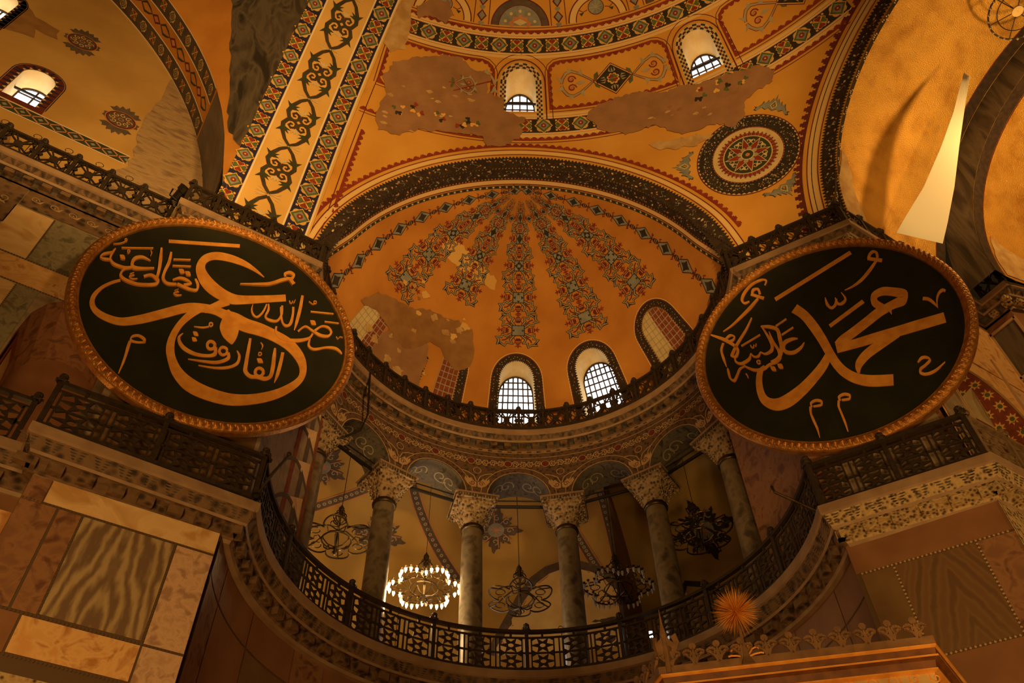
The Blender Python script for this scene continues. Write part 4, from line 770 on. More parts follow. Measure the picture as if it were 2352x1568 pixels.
# ------------------------------------------------------------------ sweeps along the ledges
def arc2(r, a0, a1, n): return [xp(a0+(a1-a0)*k/n, r, 0)[:2] for k in range(n+1)]
RP0, RT, RN = (13.70, 10.79), (.499, -.866), (-.866, -.499)
UP = [(-24, 18.1), (-1.95, 18.1), (-1.95, 17.15)]+arc2(6.5, -98.4, 98.4, 64)+[(15.587, 7.5), (21.7, 7.5), (21.7, 6.55), (22.6, 6.3), (24.5, 5.2), (26.2, 3)]
LP_ = [(-24, 17.75), (-2.35, 17.75), (-2.35, 16.95)]+arc2(6.45, -98.6, 98.6, 64)+[(15.6, 7.5), (21.7, 7.5), (21.7, 6.55), (22.6, 6.3), (24.5, 5.2), (26.2, 3)]
def offset(path, d):
    o = []; P = [Vector(p) for p in path]
    for i, p in enumerate(P):
        n = []
        if i: t = (p-P[i-1]).normalized(); n.append(Vector((-t.y, t.x)))
        if i < len(P)-1: t = (P[i+1]-p).normalized(); n.append(Vector((-t.y, t.x)))
        m = n[0] if len(n) == 1 else (n[0]+n[1])/(1+n[0].dot(n[1]))
        o.append(p+m*d)
    return o
def sweep(mb, path, prof, z0, mats, i0=0, i1=None):
    rows = [[(q.x, q.y, z0+z) for q in offset(path, d)[i0:i1]] for d, z in prof]
    for i in range(len(rows)-1): mb.grid([rows[i], rows[i+1]], mats[min(i, len(mats)-1)])
def along(path, step, s0=0):
    P = [Vector(p) for p in path]; acc = s0
    for a, b in zip(P, P[1:]):
        L = (b-a).length; t = (b-a)/L
        while acc < L: yield a+t*acc, t, Vector((-t.y, t.x)); acc += step
        acc -= L
def cornice(name, path, z0, prof, mats, label, zc, dz, dd, step, light, i0=0, i1=None):
    mb = MB(); sweep(mb, path, prof, z0, mats, i0, i1); path = path[i0:i1]
    for k, (p, t, n) in enumerate(along(path, step, step*.5)):
        if p.x < -12 or p.x > 23: continue
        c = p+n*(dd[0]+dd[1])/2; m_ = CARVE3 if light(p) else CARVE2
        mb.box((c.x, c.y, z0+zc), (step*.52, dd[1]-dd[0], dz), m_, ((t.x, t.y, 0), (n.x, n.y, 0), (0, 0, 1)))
    # drilled acanthus leaves on the slanting face
    for k, (p, t, n) in enumerate(along(path, step*.8, .2)):
        if p.x < -9 or p.x > 23: continue
        d0, z1 = prof[3]; d1, z2 = prof[4]; c0 = p+n*(d0-.012); c1 = p+n*(d1-.012); m_ = DARKV
        for j in range(4):
            f = .2+.2*j; c = c0+(c1-c0)*f; z = z0+z1+(z2-z1)*f; w_ = .15-.025*j
            for sg in (-1, 1):
                mb.add([(c.x+t.x*sg*x_, c.y+t.y*sg*x_, z+y_) for x_, y_ in ((.015, 0), (w_, .04), (w_*1.3, .005), (w_*.8, -.02))], [(0, 1, 2, 3)], m_)
    return struct(mb, name, label, 'cornice')
UPROF = [(.9, .10), (0, .10), (0, -.11), (.05, -.13), (.20, -.27), (.24, -.33), (.27, -.33), (.44, -.35), (.44, -.50), (.50, -.53), (.50, -.62)]
cornice('trim_1', UP, ZU, UPROF, [LEDGE, LEDGE, LEDGE, CARVE2, LEDGE, CARVE2, DARKV, DARKV, CARVE2, LEDGE], 'carved upper cornice with dark brackets running under the upper railing round the exedra', -.425, .15, (.26, .44), .50, lambda p: p.x > 13.5 and p.y < 10.8)  # dark strip behind the brackets paints in the shade of the gaps
LPROF = [(.9, .08), (0, .08), (0, -.14), (.05, -.17), (.19, -.43), (.22, -.49), (.27, -.49), (.43, -.53), (.43, -.74), (.47, -.78), (.5, -.86), (.85, -.88)]
LR = [i for i, p in enumerate(LP_) if p[0] > 13.5 and p[1] < 10.9][0]
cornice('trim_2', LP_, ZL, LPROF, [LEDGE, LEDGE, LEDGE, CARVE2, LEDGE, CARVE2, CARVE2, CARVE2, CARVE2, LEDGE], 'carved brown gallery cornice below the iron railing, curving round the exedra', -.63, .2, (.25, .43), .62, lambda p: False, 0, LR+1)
cornice('trim_3', LP_, ZL, LPROF, [LEDGE, LEDGE, LEDGE, CARVE3, LEDGE, CARVE3, CARVE3, CARVE3, CARVE3, LEDGE], 'golden lit gallery cornice with drilled acanthus leaves on the right pier', -.63, .2, (.25, .43), .62, lambda p: True, LR)  # paler carving puts the strong light on this stretch into the colour

# ------------------------------------------------------------------ walls
def slabs(mb, S, L, h=.02, bead=True):
    for x0, x1, z0, z1, m_ in L:
        g = .012; mb.add([S(*q, h) for q in ((x0+g, z0+g), (x1-g, z0+g), (x1-g, z1-g), (x0+g, z1-g))], [(0, 1, 2, 3)], m_)
        if not bead: continue
    return mb
def beads(mb, S, a, b, m_, h=.03, step=.07, r=.028):
    a, b = Vector(a), Vector(b); n = max(1, int((b-a).length/step)); t = (b-a).normalized(); w_ = Vector((-t.y, t.x))*r
    for k in range(n):
        c = a+(b-a)*(k+.5)/n
        mb.add([S(*q, h) for q in (c-t*r, c-w_, c+t*r, c+w_)], [(0, 1, 2, 3)], m_)
# left pier, lower storey
mb = MB(); S = plane_n(17.45)
mb.add([S(-1.9, 0), S(1.98, 0), S(1.98, 12.9), S(-1.9, 12.9)], [(0, 1, 2, 3)], JOINT)
mb.add([(-1.9, 17.45, 0), (-1.9, 18.3, 0), (-1.9, 18.3, 12.9), (-1.9, 17.45, 12.9)], [(0, 1, 2, 3)], S_BROWN)
slabs(mb, S, [(-1.5, 1.98, 12.36, 12.92, S_WHITE), (-1.9, -1.5, 12.3, 12.92, S_BROWN), (-1.9, -1.2, 10.1, 12.33, S_BROWN), (-1.17, -.72, 10.1, 12.33, S_BROWN), (-.70, 1.16, 10.12, 12.33, S_CIP), (1.19, 1.98, 10.08, 12.33, S_PINK), (-.95, 1.17, 9.32, 10.05, S_ALAB), (1.19, 1.98, 9.2, 10.05, S_PINK), (-1.9, -.97, 9.3, 10.06, S_REDBR), (-1.9, 1.98, 8.6, 9.0, CARVE3), (-1.9, 1.98, 6.0, 8.55, S_PINK), (-1.9, 1.98, 0, 6, S_BROWN)])
for a, b_ in (((-1.9, 12.345), (1.98, 12.345)), ((-1.9, 10.08), (1.98, 10.06)), ((-.71, 10.1), (-.71, 12.33)), ((1.175, 10.1), (1.175, 12.33)), ((-1.9, 9.28), (1.98, 9.28))): beads(mb, S, a, b_, JOINT)
# upper storey of the left pier, behind the round board
S = plane_n(17.62)
mb.add([S(-1.45, 13.7), S(2.3, 13.7), S(2.3, 22.8), S(-1.45, 22.8)], [(0, 1, 2, 3)], MARB)
mb.add([(-1.45, 17.62, 13.7), (-1.45, 19.5, 13.7), (-1.45, 19.5, 22.8), (-1.45, 17.62, 22.8)], [(0, 1, 2, 3)], S_BROWN)
for x0, x1, z0, z1, m_ in ((-1.4, 2.2, 21.9, 22.5, CARVE2), (-1.3, 2.2, 20.2, 21.8, S_GREEN), (-1.3, 2.2, 17, 20.1, S_PINK), (-1.3, 2.2, 14, 16.9, S_OLIVE)): slabs(mb, S, [(x0, x1, z0, z1, m_)])
struct(mb, 'wall_left', 'left pier faced with cream, brown and book-matched marble slabs below the gallery cornice', 'wall')
# left side wall: gallery arcade storey
mb = MB(); S = plane_n(18.6)
arch = lambda c: [(c-1.7, 13.9)]+[(c-1.7*cos(pi*k/16), 17.4+1.75*sin(pi*k/16)) for k in range(17)]+[(c+1.7, 13.9)]
fill(mb, S, [(-24, 13.7), (-1.45, 13.7), (-1.45, 22.7), (-24, 22.7)], [arch(-2.1-.05), arch(-6.3), arch(-10.4)][1:]+[[(-3.85, 13.9), (-3.85, 17.5), (-3.80, 18.2), (-3.6, 18.7), (-3.3, 19.0), (-2.9, 19.1), (-2.3, 19.0), (-1.9, 18.6), (-1.75, 18), (-1.7, 13.9)]], 2.0, MARB)
slabs(mb, S, [(-9, -5.6, 20.9, 22.6, CARVE2), (-5.6, -1.5, 21.85, 22.6, CARVE2), (-5.65, -4.62, 19.9, 21.8, S_WHITE), (-4.6, -1.5, 19.9, 21.8, S_GREEN), (-9, -5.68, 19.9, 20.85, S_WHITE), (-9, -1.5, 18.98, 19.86, S_ALAB), (-9, -4.46, 17.2, 18.94, S_WHITE), (-4.44, -3.9, 15.6, 18.94, S_GREEN), (-9, -4.46, 13.9, 17.15, S_PINK), (-4.44, -3.9, 13.9, 15.55, S_GREEN)])
for a, b_ in (((-9, 19.88), (-1.5, 19.88)), ((-9, 18.96), (-3.3, 18.96)), ((-4.45, 14), (-4.45, 18.9)), ((-4.61, 19.9), (-4.61, 21.8))): beads(mb, S, a, b_, JOINT)
for k in range(9):
    b = Brush(mb, S, -5.2+.5*k, 22.2, h=.03); b.poly([(-.12, -.05), (0, .02), (.12, .15), (.05, -.04)], INLAY, 0); b.stroke(spiral(-.12, .05, .12, 0, 1.2), .025, INLAY, 0)
for k in range(10):
    b = Brush(mb, S, -7.3+.33*(k % 5), 21.25+.6*(k//5), h=.03); b.stroke(spiral(0, 0, .17, k, 1.3), .03, INLAY, 0); b.poly([(-.1, -.2), (.05, -.1), (.14, -.24)], INLAY, 0)
# deep arch soffit with a gilded panel, and the dark gallery wall behind it
A1 = [(-3.85, 13.9), (-3.85, 17.5), (-3.80, 18.2), (-3.6, 18.7), (-3.3, 19.0), (-2.9, 19.1), (-2.3, 19.0), (-1.9, 18.6), (-1.75, 18), (-1.7, 13.9)]
mb.grid([[(x, n, z) for x, z in A1] for n in (18.6, 19.6, 20.9)], S_BROWN)
fill(mb, lambda u, v, h=0: (-3.83+h, 18.75+u, 15.9+v), [(0, 0), (1.8, .1), (1.8, 1.2), (1.1, 1.9), (0, 1.7)], [], .8, BRICKR, .02)
fill(mb, lambda u, v, h=0: (-3.83+h, 18.75+u, 15.9+v), [(.25, .25), (1.5, .35), (1.5, 1.1), (1.0, 1.5), (.25, 1.35)], [], .8, ARAB, .035)
mb.add([(-8, 20.9, 13.7), (-1.4, 20.9, 13.7), (-1.4, 20.9, 20), (-8, 20.9, 20)], [(0, 1, 2, 3)], S_REDBR)
for a in (arch(-6.3), arch(-10.4)): mb.grid([[(x, n, z) for x, z in a] for n in (18.6, 20.9)], S_BROWN)
S = plane_n(18.3); mb.add([S(-24, 0), S(-1.9, 0), S(-1.9, 12.9), S(-24, 12.9)], [(0, 1, 2, 3)], S_REDBR)
slabs(mb, S, [(-3.2, -1.95, 11.9, 12.5, S_ALAB), (-3.5, -1.95, 9.8, 11.85, S_PINK), (-9, -3.55, 9.8, 12.5, S_PINK), (-9, -1.95, 8.8, 9.7, S_REDBR)])
struct(mb, 'wall_left.001', 'side wall at the left with patched marble slabs and a dark gallery arch', 'wall')
# exedra walls: frieze with arches, solid ends, lower wall
mb = MB(); RI, RO, ZS = 7.0, 8.3, 20.45
S = xw(RI); BAYS = [-49.2, -25.1, -.6, 24.0, 47.8]
def fa(c, k=0.0): uc = rad(c)*RI; return [(uc-(1.1+k), 20.2)]+[(uc-(1.1+k)*cos(pi*j/14), ZS+(1.15+k)*sin(pi*j/14)) for j in range(15)]+[(uc+1.1+k, 20.2)]
UE = rad(66)*RI
top = [(UE, 22.66), (-UE, 22.66)]
bot = [(-UE, 20.45)]
for c in BAYS:
    a = fa(c); bot += a[1:-1]
bot += [(UE, 20.45)]
fill(mb, S, bot+top, [], .35, FRIEZE)
mb.grid([[xp(a, RO, z) for a in np.linspace(-66, 66, 40)] for z in (21.6, 22.8)], DARKV)
for c in BAYS:
    a = fa(c)[1:-1]
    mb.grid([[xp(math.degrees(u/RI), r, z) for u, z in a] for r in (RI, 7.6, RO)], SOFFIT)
    for off_, w_, m_ in ((.03, .03, INLAY), (.26, .025, INLAY), (.145, .2, FRIEZE)): ribbon(mb, S, a, off_, w_, m_, .014)
    for sg in (-1, 1):                     # scrolls on the soffit
        for f in (.35, .7):
            ang = pi/2+sg*f; sf = lambda u, v, h=0, c=c: xp(c+math.degrees((1.1-h)*cos(u)/RI*-1), v, ZS+(1.15-h)*sin(u))
            b = Brush(mb, sf, ang, 7.65, 0, h=.02); b.stroke(spiral(0, 0, .3, f, 1.2, sg), .05, LGREY, 0)
a0 = math.degrees(UE/RI)
for sa in (-1, 1):                         # flat undersides between arches
    pass
cs = sorted(BAYS)
for i in range(-1, len(cs)):
    l = -66 if i < 0 else cs[i]+math.degrees(1.1/RI); r = 66 if i == len(cs)-1 else cs[i+1]-math.degrees(1.1/RI)
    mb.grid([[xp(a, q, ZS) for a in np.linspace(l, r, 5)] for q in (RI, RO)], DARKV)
# inlaid scroll leaves over each capital, roundels and curls along the top of the frieze
CA = [-61.0, -37.3, -12.8, 12.0, 36.2, 59.5]
for a in CA:
    b = Brush(mb, S, rad(a)*RI, 21.12, h=.016)
    for sg in (-1, 1):
        b.poly([(sg*x, y) for x, y in ((.02, -.30), (.16, -.32), (.34, -.22), (.46, -.02), (.44, .12), (.36, .02), (.37, .16), (.28, .04), (.22, .1), (.10, -.06), (.02, -.08))], INLAY, 0)
        b.stroke([(sg*x, y) for x, y in spiral(.17, -.14, .11, 0, 1.3, sg, 12)], .025, DRED, 1); b.stroke([(sg*.02, -.05), (sg*.12, .2), (sg*.34, .33), (sg*.56, .38)], .035, INLAY, 0)
    b.disc(0, .46, .15, INLAY, 0, 18); b.disc(0, .46, .125, FRIEZE, 1, 18)
for k in range(58):
    a = -64+k*2.24; d = min(abs(a-c) for c in CA)
    b = Brush(mb, S, rad(a)*RI, 22.02 if d > 4 else 22.0, h=.016)
    if k % 5 == 2: b.disc(0, 0, .15, INLAY, 0, 16); b.disc(0, 0, .13, DRED, 1, 16)
    else:
        b.stroke(spiral(0, 0, .14, k, 1.6, 1 if k % 2 else -1, 18), .03, INLAY, 0)
        for j in range(6): b.disc(.12*cos(j), .12*sin(j), .028, INLAY, 0, 5)
for z in (22.32, 22.55): ribbon(mb, S, [(rad(a)*RI, z) for a in range(-66, 67, 3)], 0, .025, INLAY, .014)
# solid painted marble ends of the exedra; darker right marble stands in for shade
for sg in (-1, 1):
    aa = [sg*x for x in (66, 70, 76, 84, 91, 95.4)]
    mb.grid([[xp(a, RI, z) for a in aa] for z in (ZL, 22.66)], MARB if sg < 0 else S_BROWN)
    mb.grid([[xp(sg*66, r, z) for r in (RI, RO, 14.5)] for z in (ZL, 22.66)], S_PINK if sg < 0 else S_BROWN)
    S3 = xw(RI)
    if sg < 0:
        for u0, u1, m_ in ((-8.15, -8.03, BRICKR), (-8.6, -8.4, MAUVE), (-9.15, -8.95, BRICKR), (-9.9, -9.6, MAUVE)):
            mb.grid([[S3(u, z, .015) for u in np.linspace(u0, u1, 3)] for z in (ZL, 21)], m_)
        for j in range(5):
            z = 14.6+1.3*j; mb.grid([[S3(u, z+q*.55+e, .02) for u, q in zip(np.linspace(-9.6, -8.1, 7), (0, .5, .9, 1, .9, .5, 0))] for e in (-.07, .07)], MAUVE)
            mb.add([S3(*x, .012) for x in ((-8.9, z+.6), (-8.2, z+.2), (-8.2, z+1.0))], [(0, 1, 2)], S_WHITE)
mb.grid([[xp(a, 7.1, z) for a in np.linspace(-98, 95.3, 60)] for z in (0, 11.9, 12.9)], S_REDBR)
random.seed(3)
S4 = xw(7.1); a = -98
while a < 95:
    d = random.choice((9, 12, 15)); mb.grid([[S4(rad(x)*7.1, z, .02) for x in np.linspace(a+.15, min(a+d, 95.3)-.15, 6)] for z in (9.0, 11.88)], random.choice((S_OLIVE, S_BROWN, S_BROWN, S_REDBR)))
    mb.grid([[S4(rad(x)*7.1, z, .02) for x in np.linspace(a+.15, min(a+d, 95.3)-.15, 6)] for z in (11.93, 12.86)], random.choice((S_REDBR, S_BROWN, S_REDBR))); a += d
for k in range(320): beads(mb, S4, (rad(-98+.6*k)*7.1, 11.905), (rad(-97.4+.6*k)*7.1, 11.905), JOINT, .03, .08)
struct(mb, 'wall_exedra', 'curved exedra wall with an inlaid frieze over five arches and brown slabs below', 'wall', True)
# gallery behind the columns
mb = MB()
def gv(a, th, h=0): r, hz = 6.2-h, 4.4-h; return xp(a, 8.3+r*cos(rad(th)), 18.4+hz*sin(rad(th)))
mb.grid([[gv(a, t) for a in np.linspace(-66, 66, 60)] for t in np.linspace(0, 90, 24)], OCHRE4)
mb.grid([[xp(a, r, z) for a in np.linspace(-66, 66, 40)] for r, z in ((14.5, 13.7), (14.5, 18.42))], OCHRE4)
GS = lambda u, v, h=0: gv(u/.2, v/.12*.12, h)
def vband_(a0, t0, a1, t1, wd, m_, n=10):
    P = [(a0+(a1-a0)*k/n, t0+(t1-t0)*k/n) for k in range(n+1)]
    ka = lambda t: rad(1)*(8.3+6.2*cos(rad(t))); kt = .095
    Q = [(a*.21, t*kt) for a, t in P]; S5 = lambda u, v, h=0: gv(u/.21, v/kt, h)
    ribbon(mb, S5, Q, 0, wd, m_, .02); ribbon(mb, S5, Q, wd*.46, wd*.12, PINK, .026); ribbon(mb, S5, Q, -wd*.46, wd*.12, PINK, .026)
    for k in range(n):
        for f in (.25, .75):
            u = Vector(Q[k]).lerp(Vector(Q[k+1]), f); b = Brush(mb, S5, u.x, u.y, h=.028); b.ring(0, 0, .03, .075, LGREY, 0, 8)
vband_(-45, 40, -31, 72, .42, MAUVE); vband_(-25, 78, -9.5, 37, .42, MAUVE); vband_(11, 66, 17, 30, .40, MAUVE); vband_(-60, 60, -50, 35, .4, MAUVE); vband_(19.2, 76, 18.4, 20, .38, MAUVE)
for a, t, s_, m_ in ((-43.5, 68, 1.05, MAUVE), (-26.2, 50.8, 1.15, MAUVE), (-4.0, 62.0, 1.1, MAUVE), (35.5, 46.7, 1.35, BLACK), (-56, 48, 1.0, MAUVE)): b = Brush(mb, gv, a, t, h=.03); m_arab(b, s_, m_)
LN = [(-3.5, 4), (-2.2, 12), (-1.0, 19), (1.3, 31), (3.6, 39), (6.1, 43.2), (9, 45), (11.7, 44.2), (14, 42), (16.0, 38.5), (17.4, 33), (18.2, 24), (18.4, 5)]
fill(mb, gv, LN, [], .9, LUNET, .03, (.21, .095)); S5 = lambda u, v, h=0: gv(u/.21, v/.095, h)  # pale panel paints the lit vault beyond the arch opening
ribbon(mb, S5, [(a*.21, t*.095) for a, t in LN], .08, .34, MAUVE, .034); ribbon(mb, S5, [(a*.21, t*.095) for a, t in LN], -.14, .05, PINK, .034)
ribbon(mb, S5, [(26*.21, .5), (26.8*.21, 1.9), (29*.21, 2.6), (32*.21, 2.3), (35*.21, 1.2)], 0, .25, BLACK, .034)
fill(mb, gv, [(26.3, 3), (27, 18), (28.6, 24), (29.2, 8), (29, 3)], [], .9, LUNET, .03, (.21, .095))
for k, (u, v) in enumerate(((13.5, 20), (14.5, 18.5), (15.5, 17.5), (13, 12), (14, 11), (15, 10.6))):
    b = Brush(mb, gv, u, v, h=.036); b.disc(0, 0, .28, MAUVE, 0, 10); b.ring(0, 0, .08, .17, LGREY, 1, 8)
# cross wall added to block light from the right bays of the gallery
mb.grid([[xp(20.6+(r-9.3)*-.1, r, z) for r in (9.4, 11, 12.5, 14.5)] for z in (13.7, 17, 20, 22.7)], S_REDBR)
mb.grid([[xp(21.4+(r-9.3)*-.1, r, z) for r in (9.4, 11, 12.5, 14.5)] for z in (13.7, 17, 20, 22.7)], S_REDBR)
mb.grid([[xp(a, 9.4, z) for a in (20.6, 21.4)] for z in (13.7, 22.7)], MAUVE)
struct(mb, 'ceiling.007', 'painted ochre gallery vault with arabesque medallions seen between the columns', 'ceiling', True)
mb = MB(); mb.grid([[xp(a, r, ZL+.03) for a in np.linspace(-98, 98, 60)] for r in (6.6, 10, 14.5)], S_REDBR); struct(mb, 'floor.001', 'gallery floor behind the iron railing of the exedra', 'floor')
mb = MB(); mb.add([(-30, -20, 0), (32, -20, 0), (32, 32, 0), (-30, 32, 0)], [(0, 1, 2, 3)], S_PINK); struct(mb, 'floor', 'pale marble church floor far below', 'floor')
# gallery windows low in the outer wall behind the railing
for i, a in enumerate((-34, -8, 9)):
    t = ex(cos(rad(a)), -sin(rad(a)), 0); t = (t[0]-EC[0], t[1]-EC[1]); p = xp(a, 14.42, 0); n = (xp(a, 13, 0)[0]-xp(a, 14, 0)[0], xp(a, 13, 0)[1]-xp(a, 14, 0)[1])
    window('window_%d' % (7+i), 'gallery window hidden low behind the railing, %s' % ('left bay', 'middle bay', 'right of the middle bay')[i], pl(p, t, n), arc_pts(-.7, .7, 14.6, 16.2), (-n[0], -n[1]), .06, 4, None, 5, DIMSKY)
# right pier and bema wall
mb = MB(); S = pl((RP0[0]-RN[0]*.5, RP0[1]-RN[1]*.5), RT, RN)
mb.add([S(.2, 0), S(3.52, 0), S(3.52, 12.9), S(.2, 12.9)], [(0, 1, 2, 3)], JOINT)
slabs(mb, S, [(.2, 3.5, 12.15, 12.9, S_REDBR), (.29, .99, 10.0, 12.12, S_OLIVE), (1.01, 2.70, 10.0, 12.12, S_WOODY), (2.72, 3.5, 10.0, 12.12, S_BROWN), (.29, 3.4, 9.0, 9.97, S_REDBR), (.29, 3.4, 0, 8.95, S_BROWN)])
for a, b_ in (((.29, 12.135), (3.4, 12.135)), ((1.0, 10), (1.0, 12.1)), ((2.71, 10), (2.71, 12.1)), ((.29, 9.985), (3.4, 9.985))): beads(mb, S, a, b_, BEADP, step=.09, r=.03)
mb.add([S(.1, 13.7), S(3.4, 13.7), S(3.4, 22.7), S(.1, 22.7)], [(0, 1, 2, 3)], S_BROWN)
slabs(mb, S, [(.5, 3.2, 21.6, 22.5, CARVE3), (.5, 3.3, 14, 21.5, MARB)])
struct(mb, 'wall_right', 'right pier faced with dark brown waved marble slabs edged by pale beading', 'wall')
mb = MB(); S = plane_n(8.0)
NI = arc_pts(17.2, 20.6, 14.0, 17.0); fill(mb, S, [(15.83, 13.7), (22.2, 13.7), (22.2, 22.7), (15.83, 22.7)], [NI], 1.2, S_ALAB)
slabs(mb, S, [(15.9, 17.0, 14, 18.4, MARB), (15.9, 16.9, 18.6, 22.0, S_PINK), (17.1, 19.2, 19.3, 22.0, S_OLIVE), (19.3, 21.8, 19.3, 22.0, S_ALAB), (20.8, 22.0, 14, 19.1, S_PINK)])
for x in (16.95, 17.05, 20.7): mb.box((x, 7.97, 17), (.06, .08, 6.4), BEADP)
mb.grid([[(x, 8.0+d, z) for x, z in NI] for d in (0, 1.0, 1.9)], ARAB)
SN = lambda u, v, h=0: (18.9-(1.7-h)*cos(u), 8.0+v, 17.0+(1.7-h)*sin(u))
for f0, f1, m_ in ((.05, 1.85, BRICKR), ): mb.grid([[SN(u, v, .015) for u in np.linspace(.05, pi-.05, 20)] for v in (f0, f1)], m_)
for i in range(11):
    for j in range(4):
        b = Brush(mb, SN, .2+.27*i, .28+.43*j, (i+j) % 2*22, h=.02); b.poly([((.19 if k % 2 == 0 else .10)*cos(pi*k/8), (.19 if k % 2 == 0 else .10)*sin(pi*k/8)) for k in range(16)], YELL, 0); b.disc(0, 0, .07, GREEN, 1, 8)
fill(mb, SN, [(.5, .5), (1.4, .3), (1.4, .9)], [], .4, CREAM, .026); fill(mb, SN, [(1.8, .4), (2.6, .8), (1.9, 1.2)], [], .4, CREAM, .026)
mb.add([(17.1, 9.9, 14), (20.7, 9.9, 14), (20.7, 9.9, 19), (17.1, 9.9, 19)], [(0, 1, 2, 3)], S_BROWN)
mb.add([S(15.83, 0), S(22.2, 0), S(22.2, 12.9), S(15.83, 12.9)], [(0, 1, 2, 3)], CARVE3)
AP2 = [(22.2, 8.0), (22.2, 7.05), (22.75, 6.85), (24.8, 5.6), (26.6, 3.2)]
mb.grid([[(x, y, z) for x, y in AP2] for z in (0, 22.7)], S_REDBR)
mb.add([(22.18, y, z) for y, z in ((7.95, 20.3), (7.15, 20.3), (7.15, 22.2), (7.95, 22.2))], [(0, 1, 2, 3)], DARKV)
mb.box((22.17, 7.55, 20.2), (.06, .95, .09), BEADP); mb.box((22.17, 7.08, 21.2), (.06, .08, 2.2), BEADP); mb.box((22.17, 7.98, 21.2), (.06, .08, 2.2), BEADP); mb.box((22.17, 7.55, 22.25), (.06, .95, .09), BEADP)
mb.grid([[(22.16, y, z) for y in (7.95, 7.15)] for z in (15.2, 19.6)], S_ALAB)
struct(mb, 'wall_bema', 'golden lit wall right of the right round board with a star-painted arch soffit and framed panels', 'wall')

# ================================================================== things
# ---- columns and tie rods
def make_column():
    root = empty('column', (0, 0, 0), '', 'column', 'gallery columns of the exedra'); H = 19.42-ZL
    m = MB(); m.lathe([(.50, .05), (.52, .12), (.47, .2), (.42, .26), (.45, .33), (.39, .4), (.37, .5)], COLM, n=24); m.box((0, 0, .02), (1.1, 1.1, .12), MARB); m.build('base', root)
    m = MB(); m.lathe([(.375, .5), (.38, 2.0), (.365, 4.0), (.345, H-.12)], COLM, n=28); m.build('shaft', root, True)
    m = MB(); m.lathe([(.345, H-.14), (.40, H-.12), (.41, H-.05), (.36, H-.02), (.38, H+.02), (.35, H+.06)], BRONZE, n=24); m.build('necking', root, True)
    m = MB(); rows = []; N = 64
    for j in range(13):
        f = j/12; z = H+.04+.80*f; p = 2+6*f**1.5; r0 = .36+.30*f**1.6; row = []
        for k in range(N):
            a = 2*pi*k/N; c, s_ = cos(a), sin(a); r = r0*(1/(abs(c)**p+abs(s_)**p)**(1/p)); tier = (f*2) % 1
            r *= 1+.10*abs(sin(4*a+(pi/2 if f > .5 else 0)))*tier-.04; row.append((r*c, r*s_, z))
        rows.append(row)
    m.grid(rows, CAPM, True)
    for q in range(3):                     # drilled leaf tips
        for k in range(16):
            a = 2*pi*(k+.5*(q % 2))/16; r = .44+.1*q; z = H+.26+.24*q; c, s_ = cos(a), sin(a)
            for g in (-1, 0, 1): m.add([((r+.02+.03*abs(g) )*c-s_*.05*g, (r+.02)*s_+c*.05*g, z-.05), ((r+.07)*c-s_*(.05*g+.02), (r+.07)*s_+c*(.05*g+.02), z-.01), (r*c-s_*.05*g, r*s_+c*.05*g, z+.04)], [(0, 1, 2)], CREAM if g else DARKV)
    m.build('capital', root)
    m = MB()
    for sx in (-1, 1):
        for sy in (-1, 1):
            p = Vector((sx*.62, sy*.62, H+.76)); d = Vector((sx, sy, 0)).normalized()
            m.tube([p-d*.05+d*.13*cos(t)*(1-t/9)+Vector((0, 0, .13*sin(t)*(1-t/9))) for t in np.linspace(0, 6.5, 14)], .05, CAPM, 6)
    m.build('volutes', root)
    m = MB(); m.box((0, 0, H+.93), (1.46, 1.46, .16), CAPM); m.box((0, 0, H+1.01), (1.56, 1.56, .06), LEDGE)
    for k in range(14):
        for sx, sy in ((1, 0), (-1, 0), (0, 1), (0, -1)):
            t = -.66+.1*k; m.box((sx*.74-sy*t, sy*.74+sx*t, H+.93), (.05 if sy else .03, .03 if sy else .05, .13), DARKV)
    m.build('abacus', root); return root
CL = ['leftmost gallery column, half hidden beside the painted marble end wall', 'gallery column just left of the lit chandelier', 'gallery column between the lit chandelier and the plain one in the middle', 'gallery column between the middle chandelier and the one with unlit glass cups', 'gallery column right of the chandelier with unlit glass cups, above the gold spiky ball', 'dark gallery column at the far right, below the right round board']
c0 = make_column()
for i, a in enumerate(CA):
    c = c0 if i == 0 else copy_tree(c0)
    p = xp(a, 7.6, ZL); c.location = p; c.rotation_euler = (0, 0, math.atan2(EY[1], EY[0])-rad(a)); c['label'] = CL[i]
for i in range(5):
    m = MB(); a, b = xp(CA[i], 7.55, 20.38), xp(CA[i+1], 7.55, 20.38); m.tube([a, b], .06, IRON2, 6); a, b = Vector(xp(CA[i], 7.4, 20.52)), Vector(xp(CA[i+1], 7.4, 20.52)); m.tube([a.lerp(b, .2), a.lerp(b, .8)], .025, IRON2, 5)
    tag(m.build('tie_rod'), 'black iron tie rod across the %s gallery arch' % ('first', 'second', 'middle', 'fourth', 'fifth')[i] + ' counted from the left', 'tie rod', 'tie rods under the exedra arches')

